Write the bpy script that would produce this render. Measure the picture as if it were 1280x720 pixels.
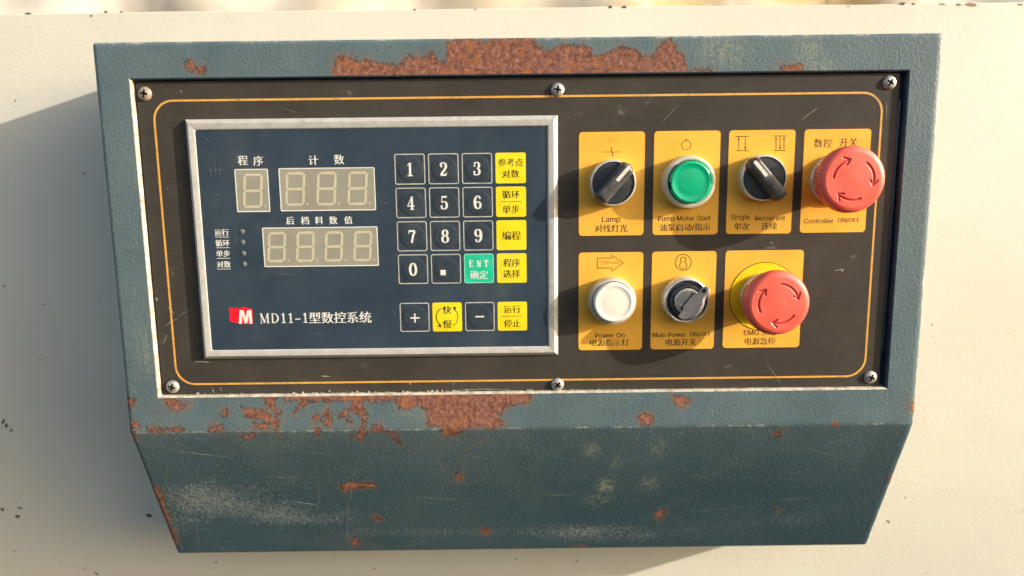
import bpy, bmesh, math, random
import numpy as np
from mathutils import Vector, Matrix, Euler
from mathutils.geometry import tessellate_polygon
random.seed(7)
for o in list(bpy.data.objects): bpy.data.objects.remove(o)
S = bpy.context.scene
MM = 0.001
PI = math.pi

# ------------------------------------------------------------------ camera
# the photographed panel stands upright (X right, Z up, Y into the machine); 1 unit = 1 m
CX, CY, CZ = -5.724, -420.0, 40.30           # camera position in mm
PITCH, ROLL, YAW = -0.15902, 0.01163, -0.00152
FPX = 924.0                                    # focal length in photo pixels (1280 wide)
cam = bpy.data.cameras.new('camera'); camo = bpy.data.objects.new('camera', cam); S.collection.objects.link(camo)
def _R():
    cp, sp, cy, sy, cr, sr = math.cos(PITCH), math.sin(PITCH), math.cos(YAW), math.sin(YAW), math.cos(ROLL), math.sin(ROLL)
    Rx = np.array([[1,0,0],[0,cp,-sp],[0,sp,cp]]); Rz = np.array([[cy,-sy,0],[sy,cy,0],[0,0,1]]); Ry = np.array([[cr,0,sr],[0,1,0],[-sr,0,cr]])
    return Rz @ Rx @ Ry
RC = _R()
M = Matrix.Identity(4)
for i in range(3):
    M[i][0] = RC[i][0]; M[i][1] = RC[i][2]; M[i][2] = -RC[i][1]     # camera x, y(up), z(back)
M.translation = Vector((CX*MM, CY*MM, CZ*MM))
camo.matrix_world = M
cam.sensor_width = 36; cam.lens = FPX/1280*36; cam.clip_start = 0.01; cam.clip_end = 60
cam.dof.use_dof = True; cam.dof.focus_distance = 0.425; cam.dof.aperture_fstop = 5.0
S.camera = camo
# ------------------------------------------------------------------ light
SUNV = Vector((3.3, -1.0, 1.03)).normalized()       # towards the sun
EXPO = 0.93
elev = math.asin(SUNV.z)
sun = bpy.data.lights.new('sun', 'SUN'); sun.energy = 4.0; sun.angle = math.radians(0.5); sun.color = (1.0, 0.90, 0.76)
suno = bpy.data.objects.new('sun', sun); S.collection.objects.link(suno)
suno.rotation_euler = SUNV.to_track_quat('Z', 'Y').to_euler(); suno.location = SUNV*3
W = bpy.data.worlds.new('World'); S.world = W; W.use_nodes = True
nt = W.node_tree; nt.nodes.clear()
sky = nt.nodes.new('ShaderNodeTexSky'); sky.sky_type = 'NISHITA'; sky.sun_disc = False
sky.sun_elevation = elev; sky.sun_rotation = math.atan2(SUNV.x, SUNV.y); sky.air_density = 1.0; sky.dust_density = 4.0; sky.ozone_density = 0.7
bg = nt.nodes.new('ShaderNodeBackground'); bg.inputs[1].default_value = 0.15
wo = nt.nodes.new('ShaderNodeOutputWorld'); nt.links.new(sky.outputs[0], bg.inputs[0]); nt.links.new(bg.outputs[0], wo.inputs[0])
S.view_settings.view_transform = 'Standard'; S.view_settings.look = 'None'; S.view_settings.exposure = EXPO; S.view_settings.gamma = 1
S.view_settings.use_curve_mapping = False

# ------------------------------------------------------------------ helpers
FOLD_Z, CHIN_Z, CHIN_Y, WALL_Y = -111.5, -213.6, 45.0, 92.0
PLATE_Y = 2.5                                    # front of the black faceplate
def ray(px, py):
    d = RC @ np.array([(px-640)/FPX, 1, -(py-360)/FPX]); return d
def at(px, py, Y=0.0):                           # photo pixel -> (x, z) in mm on the upright plane at depth Y
    d = ray(px, py); t = (Y-CY)/d[1]; return (CX+d[0]*t, CZ+d[2]*t)
def surf(px, py):                                # photo pixel -> (x, s) on the housing skin, s = distance down the skin from z=0
    x, z = at(px, py, 0)
    if z >= FOLD_Z: return (x, -z)
    n = np.array([0, FOLD_Z-CHIN_Z, CHIN_Y]); n = np.array([0.0, -(FOLD_Z-CHIN_Z), -CHIN_Y]); n /= np.linalg.norm(n)
    C = np.array([CX, CY, CZ]); P0 = np.array([0, 0, FOLD_Z]); d = ray(px, py)
    t = n.dot(P0-C)/n.dot(d); p = C+d*t
    return (p[0], -FOLD_Z+math.hypot(p[1], p[2]-FOLD_Z))

def mesh_obj(name, V, F, mats, parent=None, smooth=None, mi=None, kind=None):
    me = bpy.data.meshes.new(name); me.from_pydata([tuple(c*MM for c in v) for v in V], [], [tuple(f) for f in F])
    for m in (mats if isinstance(mats, (list, tuple)) else [mats]): me.materials.append(m)
    if mi is not None: me.polygons.foreach_set('material_index', mi)
    if smooth is not None:
        me.polygons.foreach_set('use_smooth', [True]*len(me.polygons)); me.update()
        if smooth < 179: me.set_sharp_from_angle(angle=math.radians(smooth))
    me.update()
    o = bpy.data.objects.new(name, me); S.collection.objects.link(o)
    if parent is not None: o.parent = parent
    if kind: o['kind'] = kind
    return o
def fix_normals(o):
    bm = bmesh.new(); bm.from_mesh(o.data); bmesh.ops.recalc_face_normals(bm, faces=bm.faces); bm.to_mesh(o.data); bm.free(); return o
def thing(name, label, cat, group=None, loc=(0,0,0)):
    o = bpy.data.objects.new(name, None); S.collection.objects.link(o); o.empty_display_size = .01
    o.location = [c*MM for c in loc]; o['label'] = label; o['category'] = cat
    if group: o['group'] = group
    return o
def bevel_box(name, x0, x1, y0, y1, z0, z1, b, mat, parent=None, seg=3):
    bm = bmesh.new(); bmesh.ops.create_cube(bm, size=1)
    for v in bm.verts:
        v.co = Vector(((x0+x1)/2+v.co.x*(x1-x0), (y0+y1)/2+v.co.y*(y1-y0), (z0+z1)/2+v.co.z*(z1-z0)))*MM
    if b > 0: bmesh.ops.bevel(bm, geom=bm.edges[:], offset=b*MM, segments=seg, affect='EDGES', profile=.5)
    me = bpy.data.meshes.new(name); bm.to_mesh(me); bm.free(); me.materials.append(mat)
    me.polygons.foreach_set('use_smooth', [True]*len(me.polygons)); me.set_sharp_from_angle(angle=math.radians(35))
    o = bpy.data.objects.new(name, me); S.collection.objects.link(o)
    if parent is not None: o.parent = parent
    return o
def rrect(x0, x1, z0, z1, r, n=6):
    P = []
    for cx, cz, a in ((x1-r, z1-r, 0), (x0+r, z1-r, 90), (x0+r, z0+r, 180), (x1-r, z0+r, 270)):
        for k in range(n+1):
            t = math.radians(a+90*k/n); P.append((cx+r*math.cos(t), cz+r*math.sin(t)))
    return P
class MBX:                                        # collects geometry of one mesh
    def __init__(s): s.V = []; s.F = []; s.M = []
    def add(s, V, F, m=0):
        b = len(s.V); s.V += [tuple(v) for v in V]; s.F += [tuple(b+i for i in f) for f in F]; s.M += [m]*len(F); return s
    def slab(s, P, y0, y1, m=0, edge=0.0):        # closed outline P (x,z) as a slab from front y0 back to y1; edge = small chamfer
        n = len(P)
        a = sum(P[i][0]*P[(i+1)%n][1]-P[(i+1)%n][0]*P[i][1] for i in range(n))
        if a < 0: P = P[::-1]
        if edge > 0:
            Q = []
            for i in range(n):
                p0, p, p1 = P[i-1], P[i], P[(i+1)%n]
                d = Vector((p1[0]-p0[0], p1[1]-p0[1]))
                if d.length < 1e-9: Q.append(p); continue
                d.normalize(); Q.append((p[0]-d.y*edge, p[1]+d.x*edge))
            V = [(x, y0, z) for x, z in Q]+[(x, y0+edge, z) for x, z in P]+[(x, y1, z) for x, z in P]; L = 3
        else:
            V = [(x, y0, z) for x, z in P]+[(x, y1, z) for x, z in P]; L = 2
        tr = tessellate_polygon([[Vector((v[0], v[2], 0)) for v in V[:n]]])
        F = []
        for t in tr:
            p, q, r = V[t[0]], V[t[1]], V[t[2]]
            c = (q[0]-p[0])*(r[2]-p[2])-(q[2]-p[2])*(r[0]-p[0])
            F.append(t if c > 0 else t[::-1])       # ccw seen from -Y
        for l in range(L-1):
            for i in range(n):
                j = (i+1) % n; F.append((l*n+i, l*n+n+i, l*n+n+j, l*n+j))
        return s.add(V, F, m)
    def ribbon(s, pts, w, y0, y1, m=0, closed=False, cap=True):   # flat band along pts; w a number or list of widths
        n = len(pts); ws = w if isinstance(w, (list, tuple)) else [w]*n
        A, B = [], []
        for i in range(n):
            p0 = pts[i-1] if (i > 0 or closed) else pts[i]; p1 = pts[(i+1) % n] if (i < n-1 or closed) else pts[i]
            a = Vector((pts[i][0]-p0[0], pts[i][1]-p0[1])); b = Vector((p1[0]-pts[i][0], p1[1]-pts[i][1]))
            if a.length < 1e-9: a = b.copy()
            if b.length < 1e-9: b = a.copy()
            a.normalize(); b.normalize(); d = a+b
            if d.length < 1e-6: d = b.copy()
            d.normalize(); k = min(1/max(d.dot(b), .4), 1.6)*ws[i]/2
            A.append((pts[i][0]-d.y*k, pts[i][1]+d.x*k)); B.append((pts[i][0]+d.y*k, pts[i][1]-d.x*k))
        V = [(x, y0, z) for x, z in A]+[(x, y0, z) for x, z in B]+[(x, y1, z) for x, z in A]+[(x, y1, z) for x, z in B]
        F = []
        for i in range(n if closed else n-1):
            j = (i+1) % n
            F += [(i, n+i, n+j, j), (i, j, 2*n+j, 2*n+i), (n+i, 3*n+i, 3*n+j, n+j)]
        if not closed: F += [(0, 2*n, 3*n, n), (n-1, 2*n-1, 4*n-1, 3*n-1)]
        return s.add(V, F, m)
    def lathe(s, prof, c, seg=64, m=0, rfun=None):  # prof [(r, y)], axis along Y through (cx, cz)
        V = []; F = []; L = len(prof)
        for (r, y) in prof:
            for k in range(seg):
                t = 2*PI*k/seg; rr = r if rfun is None else rfun(r, y, t)
                V.append((c[0]+rr*math.cos(t), y, c[1]+rr*math.sin(t)))
        for l in range(L-1):
            for k in range(seg):
                j = (k+1) % seg; F.append((l*seg+k, l*seg+seg+k, l*seg+seg+j, l*seg+j))
        return s.add(V, F, m)
    def build(s, name, mats, parent=None, smooth=None, kind=None):
        return mesh_obj(name, s.V, s.F, mats, parent, smooth, s.M, kind)

# ------------------------------------------------------------------ materials
class NT:
    def __init__(s, name, rough=.5, metal=0.0, base=(.5,.5,.5), spec=.5):
        s.m = bpy.data.materials.new(name); s.m.use_nodes = True; s.t = s.m.node_tree; s.b = s.t.nodes['Principled BSDF']
        s.b.inputs['Base Color'].default_value = (*base, 1); s.b.inputs['Roughness'].default_value = rough
        s.b.inputs['Metallic'].default_value = metal; s.b.inputs['Specular IOR Level'].default_value = spec
        s.tc = s.t.nodes.new('ShaderNodeTexCoord').outputs['Object']
    def link(s, a, b): s.t.links.new(a, b)
    def map(s, scale=(1,1,1), rot=(0,0,0), loc=(0,0,0)):
        n = s.t.nodes.new('ShaderNodeMapping'); n.inputs['Scale'].default_value = scale; n.inputs['Rotation'].default_value = rot; n.inputs['Location'].default_value = loc
        s.link(s.tc, n.inputs[0]); return n.outputs[0]
    def noise(s, scale, detail=4, rough=.6, vec=None, dist=0):
        n = s.t.nodes.new('ShaderNodeTexNoise'); n.inputs['Scale'].default_value = scale; n.inputs['Detail'].default_value = detail
        n.inputs['Roughness'].default_value = rough; n.inputs['Distortion'].default_value = dist
        s.link(vec or s.tc, n.inputs['Vector']); return n.outputs['Fac']
    def voro(s, scale, vec=None, feature='F1', rnd=1):
        n = s.t.nodes.new('ShaderNodeTexVoronoi'); n.feature = feature; n.inputs['Scale'].default_value = scale; n.inputs['Randomness'].default_value = rnd
        s.link(vec or s.tc, n.inputs['Vector']); return n.outputs['Distance']
    def ramp(s, fac, stops, interp='LINEAR'):
        n = s.t.nodes.new('ShaderNodeValToRGB'); n.color_ramp.interpolation = interp
        while len(n.color_ramp.elements) < len(stops): n.color_ramp.elements.new(.5)
        for e, (p, c) in zip(n.color_ramp.elements, stops):
            e.position = p; e.color = (*c, 1) if isinstance(c, tuple) else (c, c, c, 1)
        s.link(fac, n.inputs[0]); return n.outputs[0]
    def math(s, op, a, b=None, clamp=False):
        n = s.t.nodes.new('ShaderNodeMath'); n.operation = op; n.use_clamp = clamp
        for i, v in enumerate((a, b)):
            if v is None: continue
            if isinstance(v, (int, float)): n.inputs[i].default_value = v
            else: s.link(v, n.inputs[i])
        return n.outputs[0]
    def rng(s, v, a, b, c=0.0, d=1.0, smooth=True):
        n = s.t.nodes.new('ShaderNodeMapRange'); n.interpolation_type = 'SMOOTHSTEP' if smooth else 'LINEAR'
        for i, q in zip((1, 2, 3, 4), (a, b, c, d)): n.inputs[i].default_value = q
        s.link(v, n.inputs[0]); return n.outputs[0]
    def mix(s, f, a, b):
        n = s.t.nodes.new('ShaderNodeMix'); n.data_type = 'RGBA'; n.clamp_factor = True
        if isinstance(f, (int, float)): n.inputs[0].default_value = f
        else: s.link(f, n.inputs[0])
        for i, v in ((6, a), (7, b)):
            if isinstance(v, tuple): n.inputs[i].default_value = (*v, 1)
            else: s.link(v, n.inputs[i])
        return n.outputs[2]
    def attr(s, name):
        n = s.t.nodes.new('ShaderNodeAttribute'); n.attribute_name = name; return n.outputs['Fac']
    def color(s, c): s.link(c, s.b.inputs['Base Color']); return s
    def rough(s, c): s.link(c, s.b.inputs['Roughness']); return s
    def bump(s, h, dist, strength=1.0, prev=None):
        n = s.t.nodes.new('ShaderNodeBump'); n.inputs['Distance'].default_value = dist*MM; n.inputs['Strength'].default_value = strength
        s.link(h, n.inputs['Height'])
        if prev is not None: s.link(prev, n.inputs['Normal'])
        s.link(n.outputs[0], s.b.inputs['Normal']); return n.outputs[0]

# teal textured paint with rust, chalk and stains
def housing_material():
    n = NT('teal_crackle_paint', rough=.42, spec=.32)
    big = n.noise(9, 5, .6); fine = n.noise(260, 3, .6)
    base = n.mix(n.rng(big, .3, .7), (.038, .075, .096), (.052, .094, .118))
    base = n.mix(n.rng(n.noise(420, 2), .55, .8, 0, .25), base, (.2, .26, .26))
    base = n.mix(n.rng(n.noise(13, 6, .7, dist=.4), .48, .68, 0, .40), base, (.10, .125, .122))
    base = n.mix(n.rng(n.noise(21, 6, .72, n.map((.5, 1, 1.6), loc=(3, 0, 1))), .52, .66, 0, .45), base, (.040, .070, .085))
    frl = n.math('MULTIPLY', n.attr('front_light'), n.rng(n.noise(26, 5, .65), .25, .65, .55, 1.0))
    base = n.mix(n.math('MULTIPLY', frl, .5), base, (.175, .235, .245))  # painted light: front patchily lightened, fading out down the chin
    # chalky rubbed dust, speckled
    ch = n.attr('chalk'); sp = n.noise(620, 4, .8); sp2 = n.noise(34, 6, .75, n.map((.45, 1, 1.3)))
    cm = n.math('MULTIPLY', n.rng(n.math('ADD', n.math('MULTIPLY', ch, .16), sp), .60, .72), n.rng(sp2, .34, .62))
    cm = n.math('MULTIPLY', cm, n.rng(ch, .02, .5))
    base = n.mix(n.math('MULTIPLY', cm, .58), base, (.36, .385, .36))
    st = n.math('MULTIPLY', n.attr('stain'), n.rng(n.noise(300, 4, .7), .35, .7))
    base = n.mix(st, base, (.30, .32, .22))
    ed = n.attr('edge'); wn = n.noise(240, 5, .75); wl = n.noise(26, 4, .6)
    em = n.math('MULTIPLY', n.rng(n.math('ADD', ed, n.math('MULTIPLY', n.math('SUBTRACT', wn, .5), 7.0)), .3, 1.6, 1, 0), n.rng(wl, .42, .60))
    base = n.mix(n.math('MULTIPLY', em, .75), base, (.36, .36, .33))
    base = n.mix(n.math('MULTIPLY', n.rng(n.math('ADD', ed, n.math('MULTIPLY', n.math('SUBTRACT', wn, .5), 8.0)), -1.0, -.5, 1, 0), .8), base, (.16, .075, .045))
    # rust with a broken edge
    sd = n.attr('rust')
    e = n.math('ADD', n.math('MULTIPLY', n.math('SUBTRACT', n.noise(560, 6, .78), .5), 11.0), n.math('MULTIPLY', n.math('SUBTRACT', n.noise(190, 4, .65, dist=.6), .5), 8.0))
    v = n.math('SUBTRACT', sd, e)                      # mm, negative inside
    rust = n.rng(v, -.10, .12, 1, 0)
    isl = n.math('MULTIPLY', n.rng(sd, 1.0, 7.0, 1, 0), n.rng(n.noise(420, 4, .7), .66, .70)); rust = n.math('MAXIMUM', rust, isl)
    rn = n.rng(n.noise(400, 8, .85), .34, .66, .2, .8, False); rn2 = n.noise(95, 4, .6)
    rc = n.ramp(rn, [(.22, (.045, .020, .016)), (.38, (.12, .046, .032)), (.50, (.21, .085, .056)), (.62, (.29, .135, .095)), (.80, (.40, .26, .21))])
    rc = n.mix(n.rng(rn2, .5, .66, 0, .8), rc, (.31, .12, .045)); rc = n.mix(n.rng(n.noise(170, 6, .78), .50, .62, 0, .85), rc, (.095, .040, .030))
    rc = n.mix(n.rng(n.noise(60, 3, .6), .5, .75, 0, .5), rc, (.22, .12, .105))
    halo = n.math('MULTIPLY', n.rng(v, .0, 4.5, 1, 0), n.rng(n.noise(150, 4), .40, .62))
    base = n.mix(n.math('MULTIPLY', halo, .6), base, (.21, .125, .075))
    base = n.mix(n.math('MULTIPLY', n.rng(n.noise(48, 5, .7), .52, .64), n.math('MULTIPLY', n.attr('grime'), n.rng(n.noise(520, 4, .75), .48, .62))), base, (.11, .10, .075))
    base = n.mix(rust, base, rc)
    rim = n.math('MULTIPLY', n.rng(v, -.55, -.05), n.rng(v, .0, .12, 1, 0))
    base = n.mix(n.math('MULTIPLY', rim, .7), base, (.04, .02, .018))
    n.color(base)
    n.rough(n.math('ADD', n.math('MULTIPLY', rust, .45), n.rng(fine, .2, .8, .36, .52)))
    # leathery paint relief
    vo = n.voro(980, n.map((1, 1, .75)), 'F1'); nz = n.noise(560, 3, .6)
    h1 = n.math('ADD', n.math('MULTIPLY', vo, .6), n.math('MULTIPLY', nz, 1.1))
    h1 = n.math('MULTIPLY', h1, n.math('SUBTRACT', 1.0, rust))
    b1 = n.bump(h1, .17, .85)
    h2 = n.math('ADD', n.math('MULTIPLY', rust, n.math('ADD', n.math('MULTIPLY', rn, 1.3), -1.0)), n.math('MULTIPLY', n.noise(22, 3), .8))
    n.bump(h2, .30, .9, b1)
    return n.m
def wall_material():
    n = NT('cream_machine_paint', rough=.45)
    b = n.noise(5, 5, .6); c = n.mix(n.rng(b, .3, .7), (.56, .54, .462), (.60, .585, .500))
    c = n.mix(n.rng(n.noise(24, 6, .7), .56, .8, 0, .35), c, (.58, .53, .40))
    c = n.mix(n.rng(n.noise(700, 2, .5), .66, .78, 0, .10), c, (.40, .36, .28))
    c = n.mix(n.math('MULTIPLY', n.rng(n.noise(30, 6, .7, n.map((3.0, 1, .35))), .55, .75), n.rng(n.noise(7, 3), .45, .7, 0, .45)), c, (.47, .44, .36))
    n.color(c); n.rough(n.rng(b, .2, .8, .38, .55))
    h = n.math('ADD', n.math('ADD', n.noise(300, 3, .6), n.math('MULTIPLY', n.voro(420), .4)), n.math('MULTIPLY', n.noise(8, 3), 6.0)); n.bump(h, .14, .7); return n.m
def faceplate_material():
    n = NT('black_anodised_faceplate', rough=.5, metal=0.0, spec=.12)
    br = n.noise(60, 4, .6, n.map((1, 1, 9))); d = n.noise(16, 6, .7); f = n.noise(900, 3, .7)
    c = n.mix(n.rng(d, .35, .75), (.042, .038, .034), (.062, .054, .045))
    c = n.mix(n.rng(br, .3, .8, 0, .3), c, (.074, .064, .052))
    c = n.mix(n.rng(f, .62, .8, 0, .35), c, (.16, .15, .13))
    s = n.math('MULTIPLY', n.rng(n.noise(38, 6, .75), .62, .74), n.rng(n.noise(300, 4, .7), .4, .65))
    c = n.mix(n.math('MULTIPLY', s, .45), c, (.30, .29, .24)); n.color(c)
    n.rough(n.rng(n.math('ADD', br, n.math('MULTIPLY', d, .6)), .5, 1.1, .44, .58)); n.bump(n.math('ADD', f, n.math('MULTIPLY', br, .6)), .03, .6)
    n.b.inputs['Coat Weight'].default_value = 0.0
    n.b.inputs['Sheen Weight'].default_value = .0
    return n.m
def plain(name, c1, c2=None, rough=.5, metal=0, sc=120, bump=0.02, spec=.5, rv=.08, dirt=None, coat=0.0):
    n = NT(name, rough=rough, metal=metal, spec=spec); c2 = c2 or tuple(min(1, x*1.18) for x in c1)
    a = n.noise(sc, 4, .65); c = n.mix(n.rng(a, .3, .7), c1, c2)
    if dirt: c = n.mix(n.math('MULTIPLY', n.rng(n.noise(sc*.8, 6, .75), .5, .72), dirt[1]), c, dirt[0])
    n.color(c); n.rough(n.rng(n.noise(sc*2, 3), .3, .7, max(rough-rv, .03), rough+rv))
    n.b.inputs['Coat Weight'].default_value = coat
    if bump: n.bump(n.noise(sc*6, 3, .6), bump, .6)
    return n.m
MAT = {}
MAT['housing'] = housing_material(); MAT['wall'] = wall_material(); MAT['plate'] = faceplate_material()
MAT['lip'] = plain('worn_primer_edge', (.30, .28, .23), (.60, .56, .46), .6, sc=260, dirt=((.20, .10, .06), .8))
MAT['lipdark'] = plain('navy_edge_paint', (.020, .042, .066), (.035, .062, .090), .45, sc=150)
MAT['orange'] = plain('orange_card_print', (.80, .41, .048), (.84, .45, .062), .42, spec=.25, sc=30, bump=.012, dirt=((.56, .31, .05), .55))
MAT['line'] = plain('orange_line_print', (.62, .31, .055), (.70, .37, .07), .45, sc=260, bump=0, dirt=((.16, .10, .045), .75))
MAT['cardedge'] = plain('brown_card_margin', (.055, .022, .012), None, .45)
MAT['ink'] = plain('dark_brown_ink', (.030, .016, .010), None, .5, bump=0)
MAT['faint'] = plain('faded_orange_ink', (.60, .20, .03), None, .5, bump=0)
MAT['white'] = plain('white_print', (.66, .67, .62), (.74, .74, .70), .45, sc=300, bump=0)
MAT['membrane'] = plain('navy_membrane_film', (.029, .045, .067), (.039, .059, .084), .36, sc=22, bump=.01, spec=.12, dirt=((.075, .09, .10), .55))
MAT['keydark'] = plain('dark_key_film', (.030, .043, .060), (.040, .054, .072), .32, spec=.22, sc=60, bump=.008, dirt=((.07, .08, .09), .4))
MAT['keyyellow'] = plain('yellow_key_film', (.78, .62, .006), (.84, .69, .015), .38, sc=45, bump=.012, dirt=((.55, .45, .06), .5))
MAT['keygreen'] = plain('green_key_film', (.01, .46, .27), (.015, .52, .31), .38, sc=60, bump=.008)
MAT['keyline'] = plain('grey_key_outline', (.36, .37, .33), (.52, .52, .47), .45, sc=260, bump=0)
MAT['alu'] = plain('brushed_aluminium_frame', (.56, .55, .52), (.66, .65, .62), .36, metal=.35, sc=160, bump=.02, dirt=((.40, .38, .34), .4))
MAT['window'] = plain('beige_display_filter', (.26, .255, .205), (.30, .295, .24), .35, sc=40, bump=.01)
MAT['segment'] = plain('unlit_led_segment', (.46, .43, .31), (.52, .49, .36), .45, sc=200, bump=0)
MAT['led'] = plain('unlit_led_dot', (.13, .135, .13), None, .35, bump=0)
MAT['red'] = plain('red_logo_print', (.72, .008, .025), None, .45, bump=0)
MAT['chrome'] = plain('satin_chrome', (.66, .64, .60), (.74, .72, .68), .22, metal=.5, sc=60, bump=.0)
MAT['bezel'] = plain('champagne_metal_bezel', (.56, .52, .42), (.66, .62, .51), .36, metal=.35, sc=60, bump=.004, dirt=((.42, .38, .29), .2))
MAT['blackplastic'] = plain('black_plastic', (.022, .026, .036), (.034, .038, .046), .38, sc=160, bump=.02, dirt=((.12, .12, .11), .35))
MAT['greyplastic'] = plain('scuffed_black_plastic', (.045, .045, .048), (.085, .082, .078), .42, sc=300, bump=.03, dirt=((.16, .155, .14), .6))
MAT['pointer'] = plain('white_pointer_paint', (.60, .58, .50), (.74, .72, .64), .42, sc=260, bump=.01)
MAT['ivory'] = plain('ivory_lens', (.74, .72, .62), (.78, .76, .68), .42, sc=50, bump=.006, dirt=((.6, .56, .45), .3))
def lens_green():
    n = NT('green_lens', rough=.22, base=(.0, .34, .17)); a = n.noise(70, 3); n.color(n.mix(n.rng(a, .3, .7), (.0, .36, .18), (.0, .42, .215)))
    n.b.inputs['Coat Weight'].default_value = .4; n.b.inputs['Coat Roughness'].default_value = .2
    n.b.inputs['Subsurface Weight'].default_value = .25; n.b.inputs['Subsurface Radius'].default_value = (.001, .004, .003)
    n.b.inputs['Subsurface Scale'].default_value = 1.0; return n.m
MAT['green'] = lens_green()
def cap_red():
    n = NT('sun_faded_red_plastic', rough=.42)
    a = n.noise(45, 5, .65); f = n.noise(500, 3, .7)
    c = n.mix(n.rng(a, .3, .75), (.78, .105, .072), (.82, .155, .110)); c = n.mix(n.rng(f, .6, .8, 0, .3), c, (.78, .28, .22)); n.color(c)
    sc = n.math('MULTIPLY', n.rng(n.noise(90, 6, .8, n.map((1, 1, 3), (0, .6, 0))), .56, .70), .35); c = n.mix(sc, c, (.66, .22, .16)); g = n.rng(n.noise(34, 5, .7), .55, .75, 0, .35); c = n.mix(g, c, (.50, .07, .05)); n.color(c); n.rough(n.rng(n.noise(60, 4), .3, .7, .30, .52))
    n.bump(f, .03, .7); n.b.inputs['Subsurface Weight'].default_value = .12; n.b.inputs['Subsurface Radius'].default_value = (.003, .0006, .0004)
    n.b.inputs['Subsurface Scale'].default_value = 1.0; return n.m
MAT['cap'] = cap_red()
MAT['engrave'] = plain('dark_red_groove', (.52, .030, .024), None, .5, bump=0)
MAT['discyellow'] = plain('yellow_disc_print', (.74, .55, .006), (.78, .60, .012), .42, sc=40, bump=.006)
MAT['screw'] = plain('zinc_screw', (.42, .40, .37), (.58, .56, .51), .42, metal=.6, sc=400, bump=.03, dirt=((.26, .18, .12), .6))
MAT['screwold'] = plain('rusty_screw', (.30, .22, .17), (.46, .38, .31), .55, metal=.3, sc=500, bump=.04, dirt=((.20, .08, .05), .8))
MAT['slot'] = plain('dark_screw_recess', (.020, .010, .010), None, .7, bump=0)  # near-black colour for the cross in the screw heads
MAT['steel'] = plain('nickel_key_metal', (.50, .46, .42), (.62, .58, .53), .26, metal=.5, sc=60, bump=.0)
MAT['bow'] = plain('tarnished_key_metal', (.36, .32, .29), (.44, .39, .35), .30, metal=.6, sc=90, bump=.0)
MAT['scratch'] = plain('pale_scratch', (.17, .20, .185), (.30, .31, .27), .6, sc=300, bump=0)
MAT['scratchrust'] = plain('rusty_scratch', (.16, .09, .05), (.30, .20, .12), .7, sc=300, bump=0)
MAT['chip'] = plain('bare_dark_chip', (.045, .030, .028), (.10, .07, .06), .7, sc=300, bump=0)
MAT['hole'] = plain('dark_interior', (.012, .012, .014), None, .8, bump=0)
MAT['smear'] = plain('pale_scuff', (.075, .085, .09), (.12, .125, .12), .6, sc=300, bump=0)
MAT['smearline'] = plain('pale_nick', (.20, .19, .16), (.42, .41, .35), .6, sc=300, bump=0)

# ------------------------------------------------------------------ lettering
_tc = {}
try: SANS = bpy.data.fonts.load(bpy.utils.resource_path('LOCAL')+'/datafiles/fonts/Inter.woff2')   # Blender's own bundled font
except Exception: SANS = None
def glyphs(txt):                                   # (verts xz at size 1, faces, width, y-range) from Blender's built-in font
    if txt in _tc: return _tc[txt]
    cu = bpy.data.curves.new('t', 'FONT'); cu.body = txt; cu.size = 1; cu.resolution_u = 3; cu.align_x = 'LEFT'
    cjk = ord(txt[0]) > 1000
    if cjk: cu.offset = -.008
    elif SANS: cu.font = SANS
    ob = bpy.data.objects.new('t', cu); S.collection.objects.link(ob)
    dg = bpy.context.evaluated_depsgraph_get(); me = bpy.data.meshes.new_from_object(ob.evaluated_get(dg))
    V = [(v.co.x, v.co.y) for v in me.vertices]; F = [tuple(p.vertices) for p in me.polygons]
    bpy.data.objects.remove(ob); bpy.data.curves.remove(cu); bpy.data.meshes.remove(me)
    xs = [v[0] for v in V]; ys = [v[1] for v in V]
    _tc[txt] = (V, F, min(xs), max(xs), min(ys), max(ys)); return _tc[txt]
def put_text(mb, txt, cx, cz, width, y, bold=0.0, height=None, m=0, shear=0):   # centred; width in mm
    V, F, x0, x1, y0, y1 = glyphs(txt)
    sx = width/(x1-x0); sy = sx if height is None else height/(y1-y0)
    mx, my = (x0+x1)/2, (y0+y1)/2
    offs = [0.0] if not bold else [-bold/2, 0.0, bold/2]
    for k, dx in enumerate(offs):
        P = [(cx+(vx-mx)*sx+dx+shear*(vy-my)*sy, y-.004*k, cz+(vy-my)*sy) for vx, vy in V]
        G = []
        for f in F:
            a, b, c = P[f[0]], P[f[1]], P[f[2]]
            cr = (b[0]-a[0])*(c[2]-a[2])-(b[2]-a[2])*(c[0]-a[0]); G.append(f if cr > 0 else f[::-1])
        mb.add(P, G, m)
def arc(cx, cy, rx, ry, a0, a1, n=14):
    return [(cx+rx*math.cos(math.radians(a0+(a1-a0)*k/n)), cy+ry*math.sin(math.radians(a0+(a1-a0)*k/n))) for k in range(n+1)]
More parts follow.
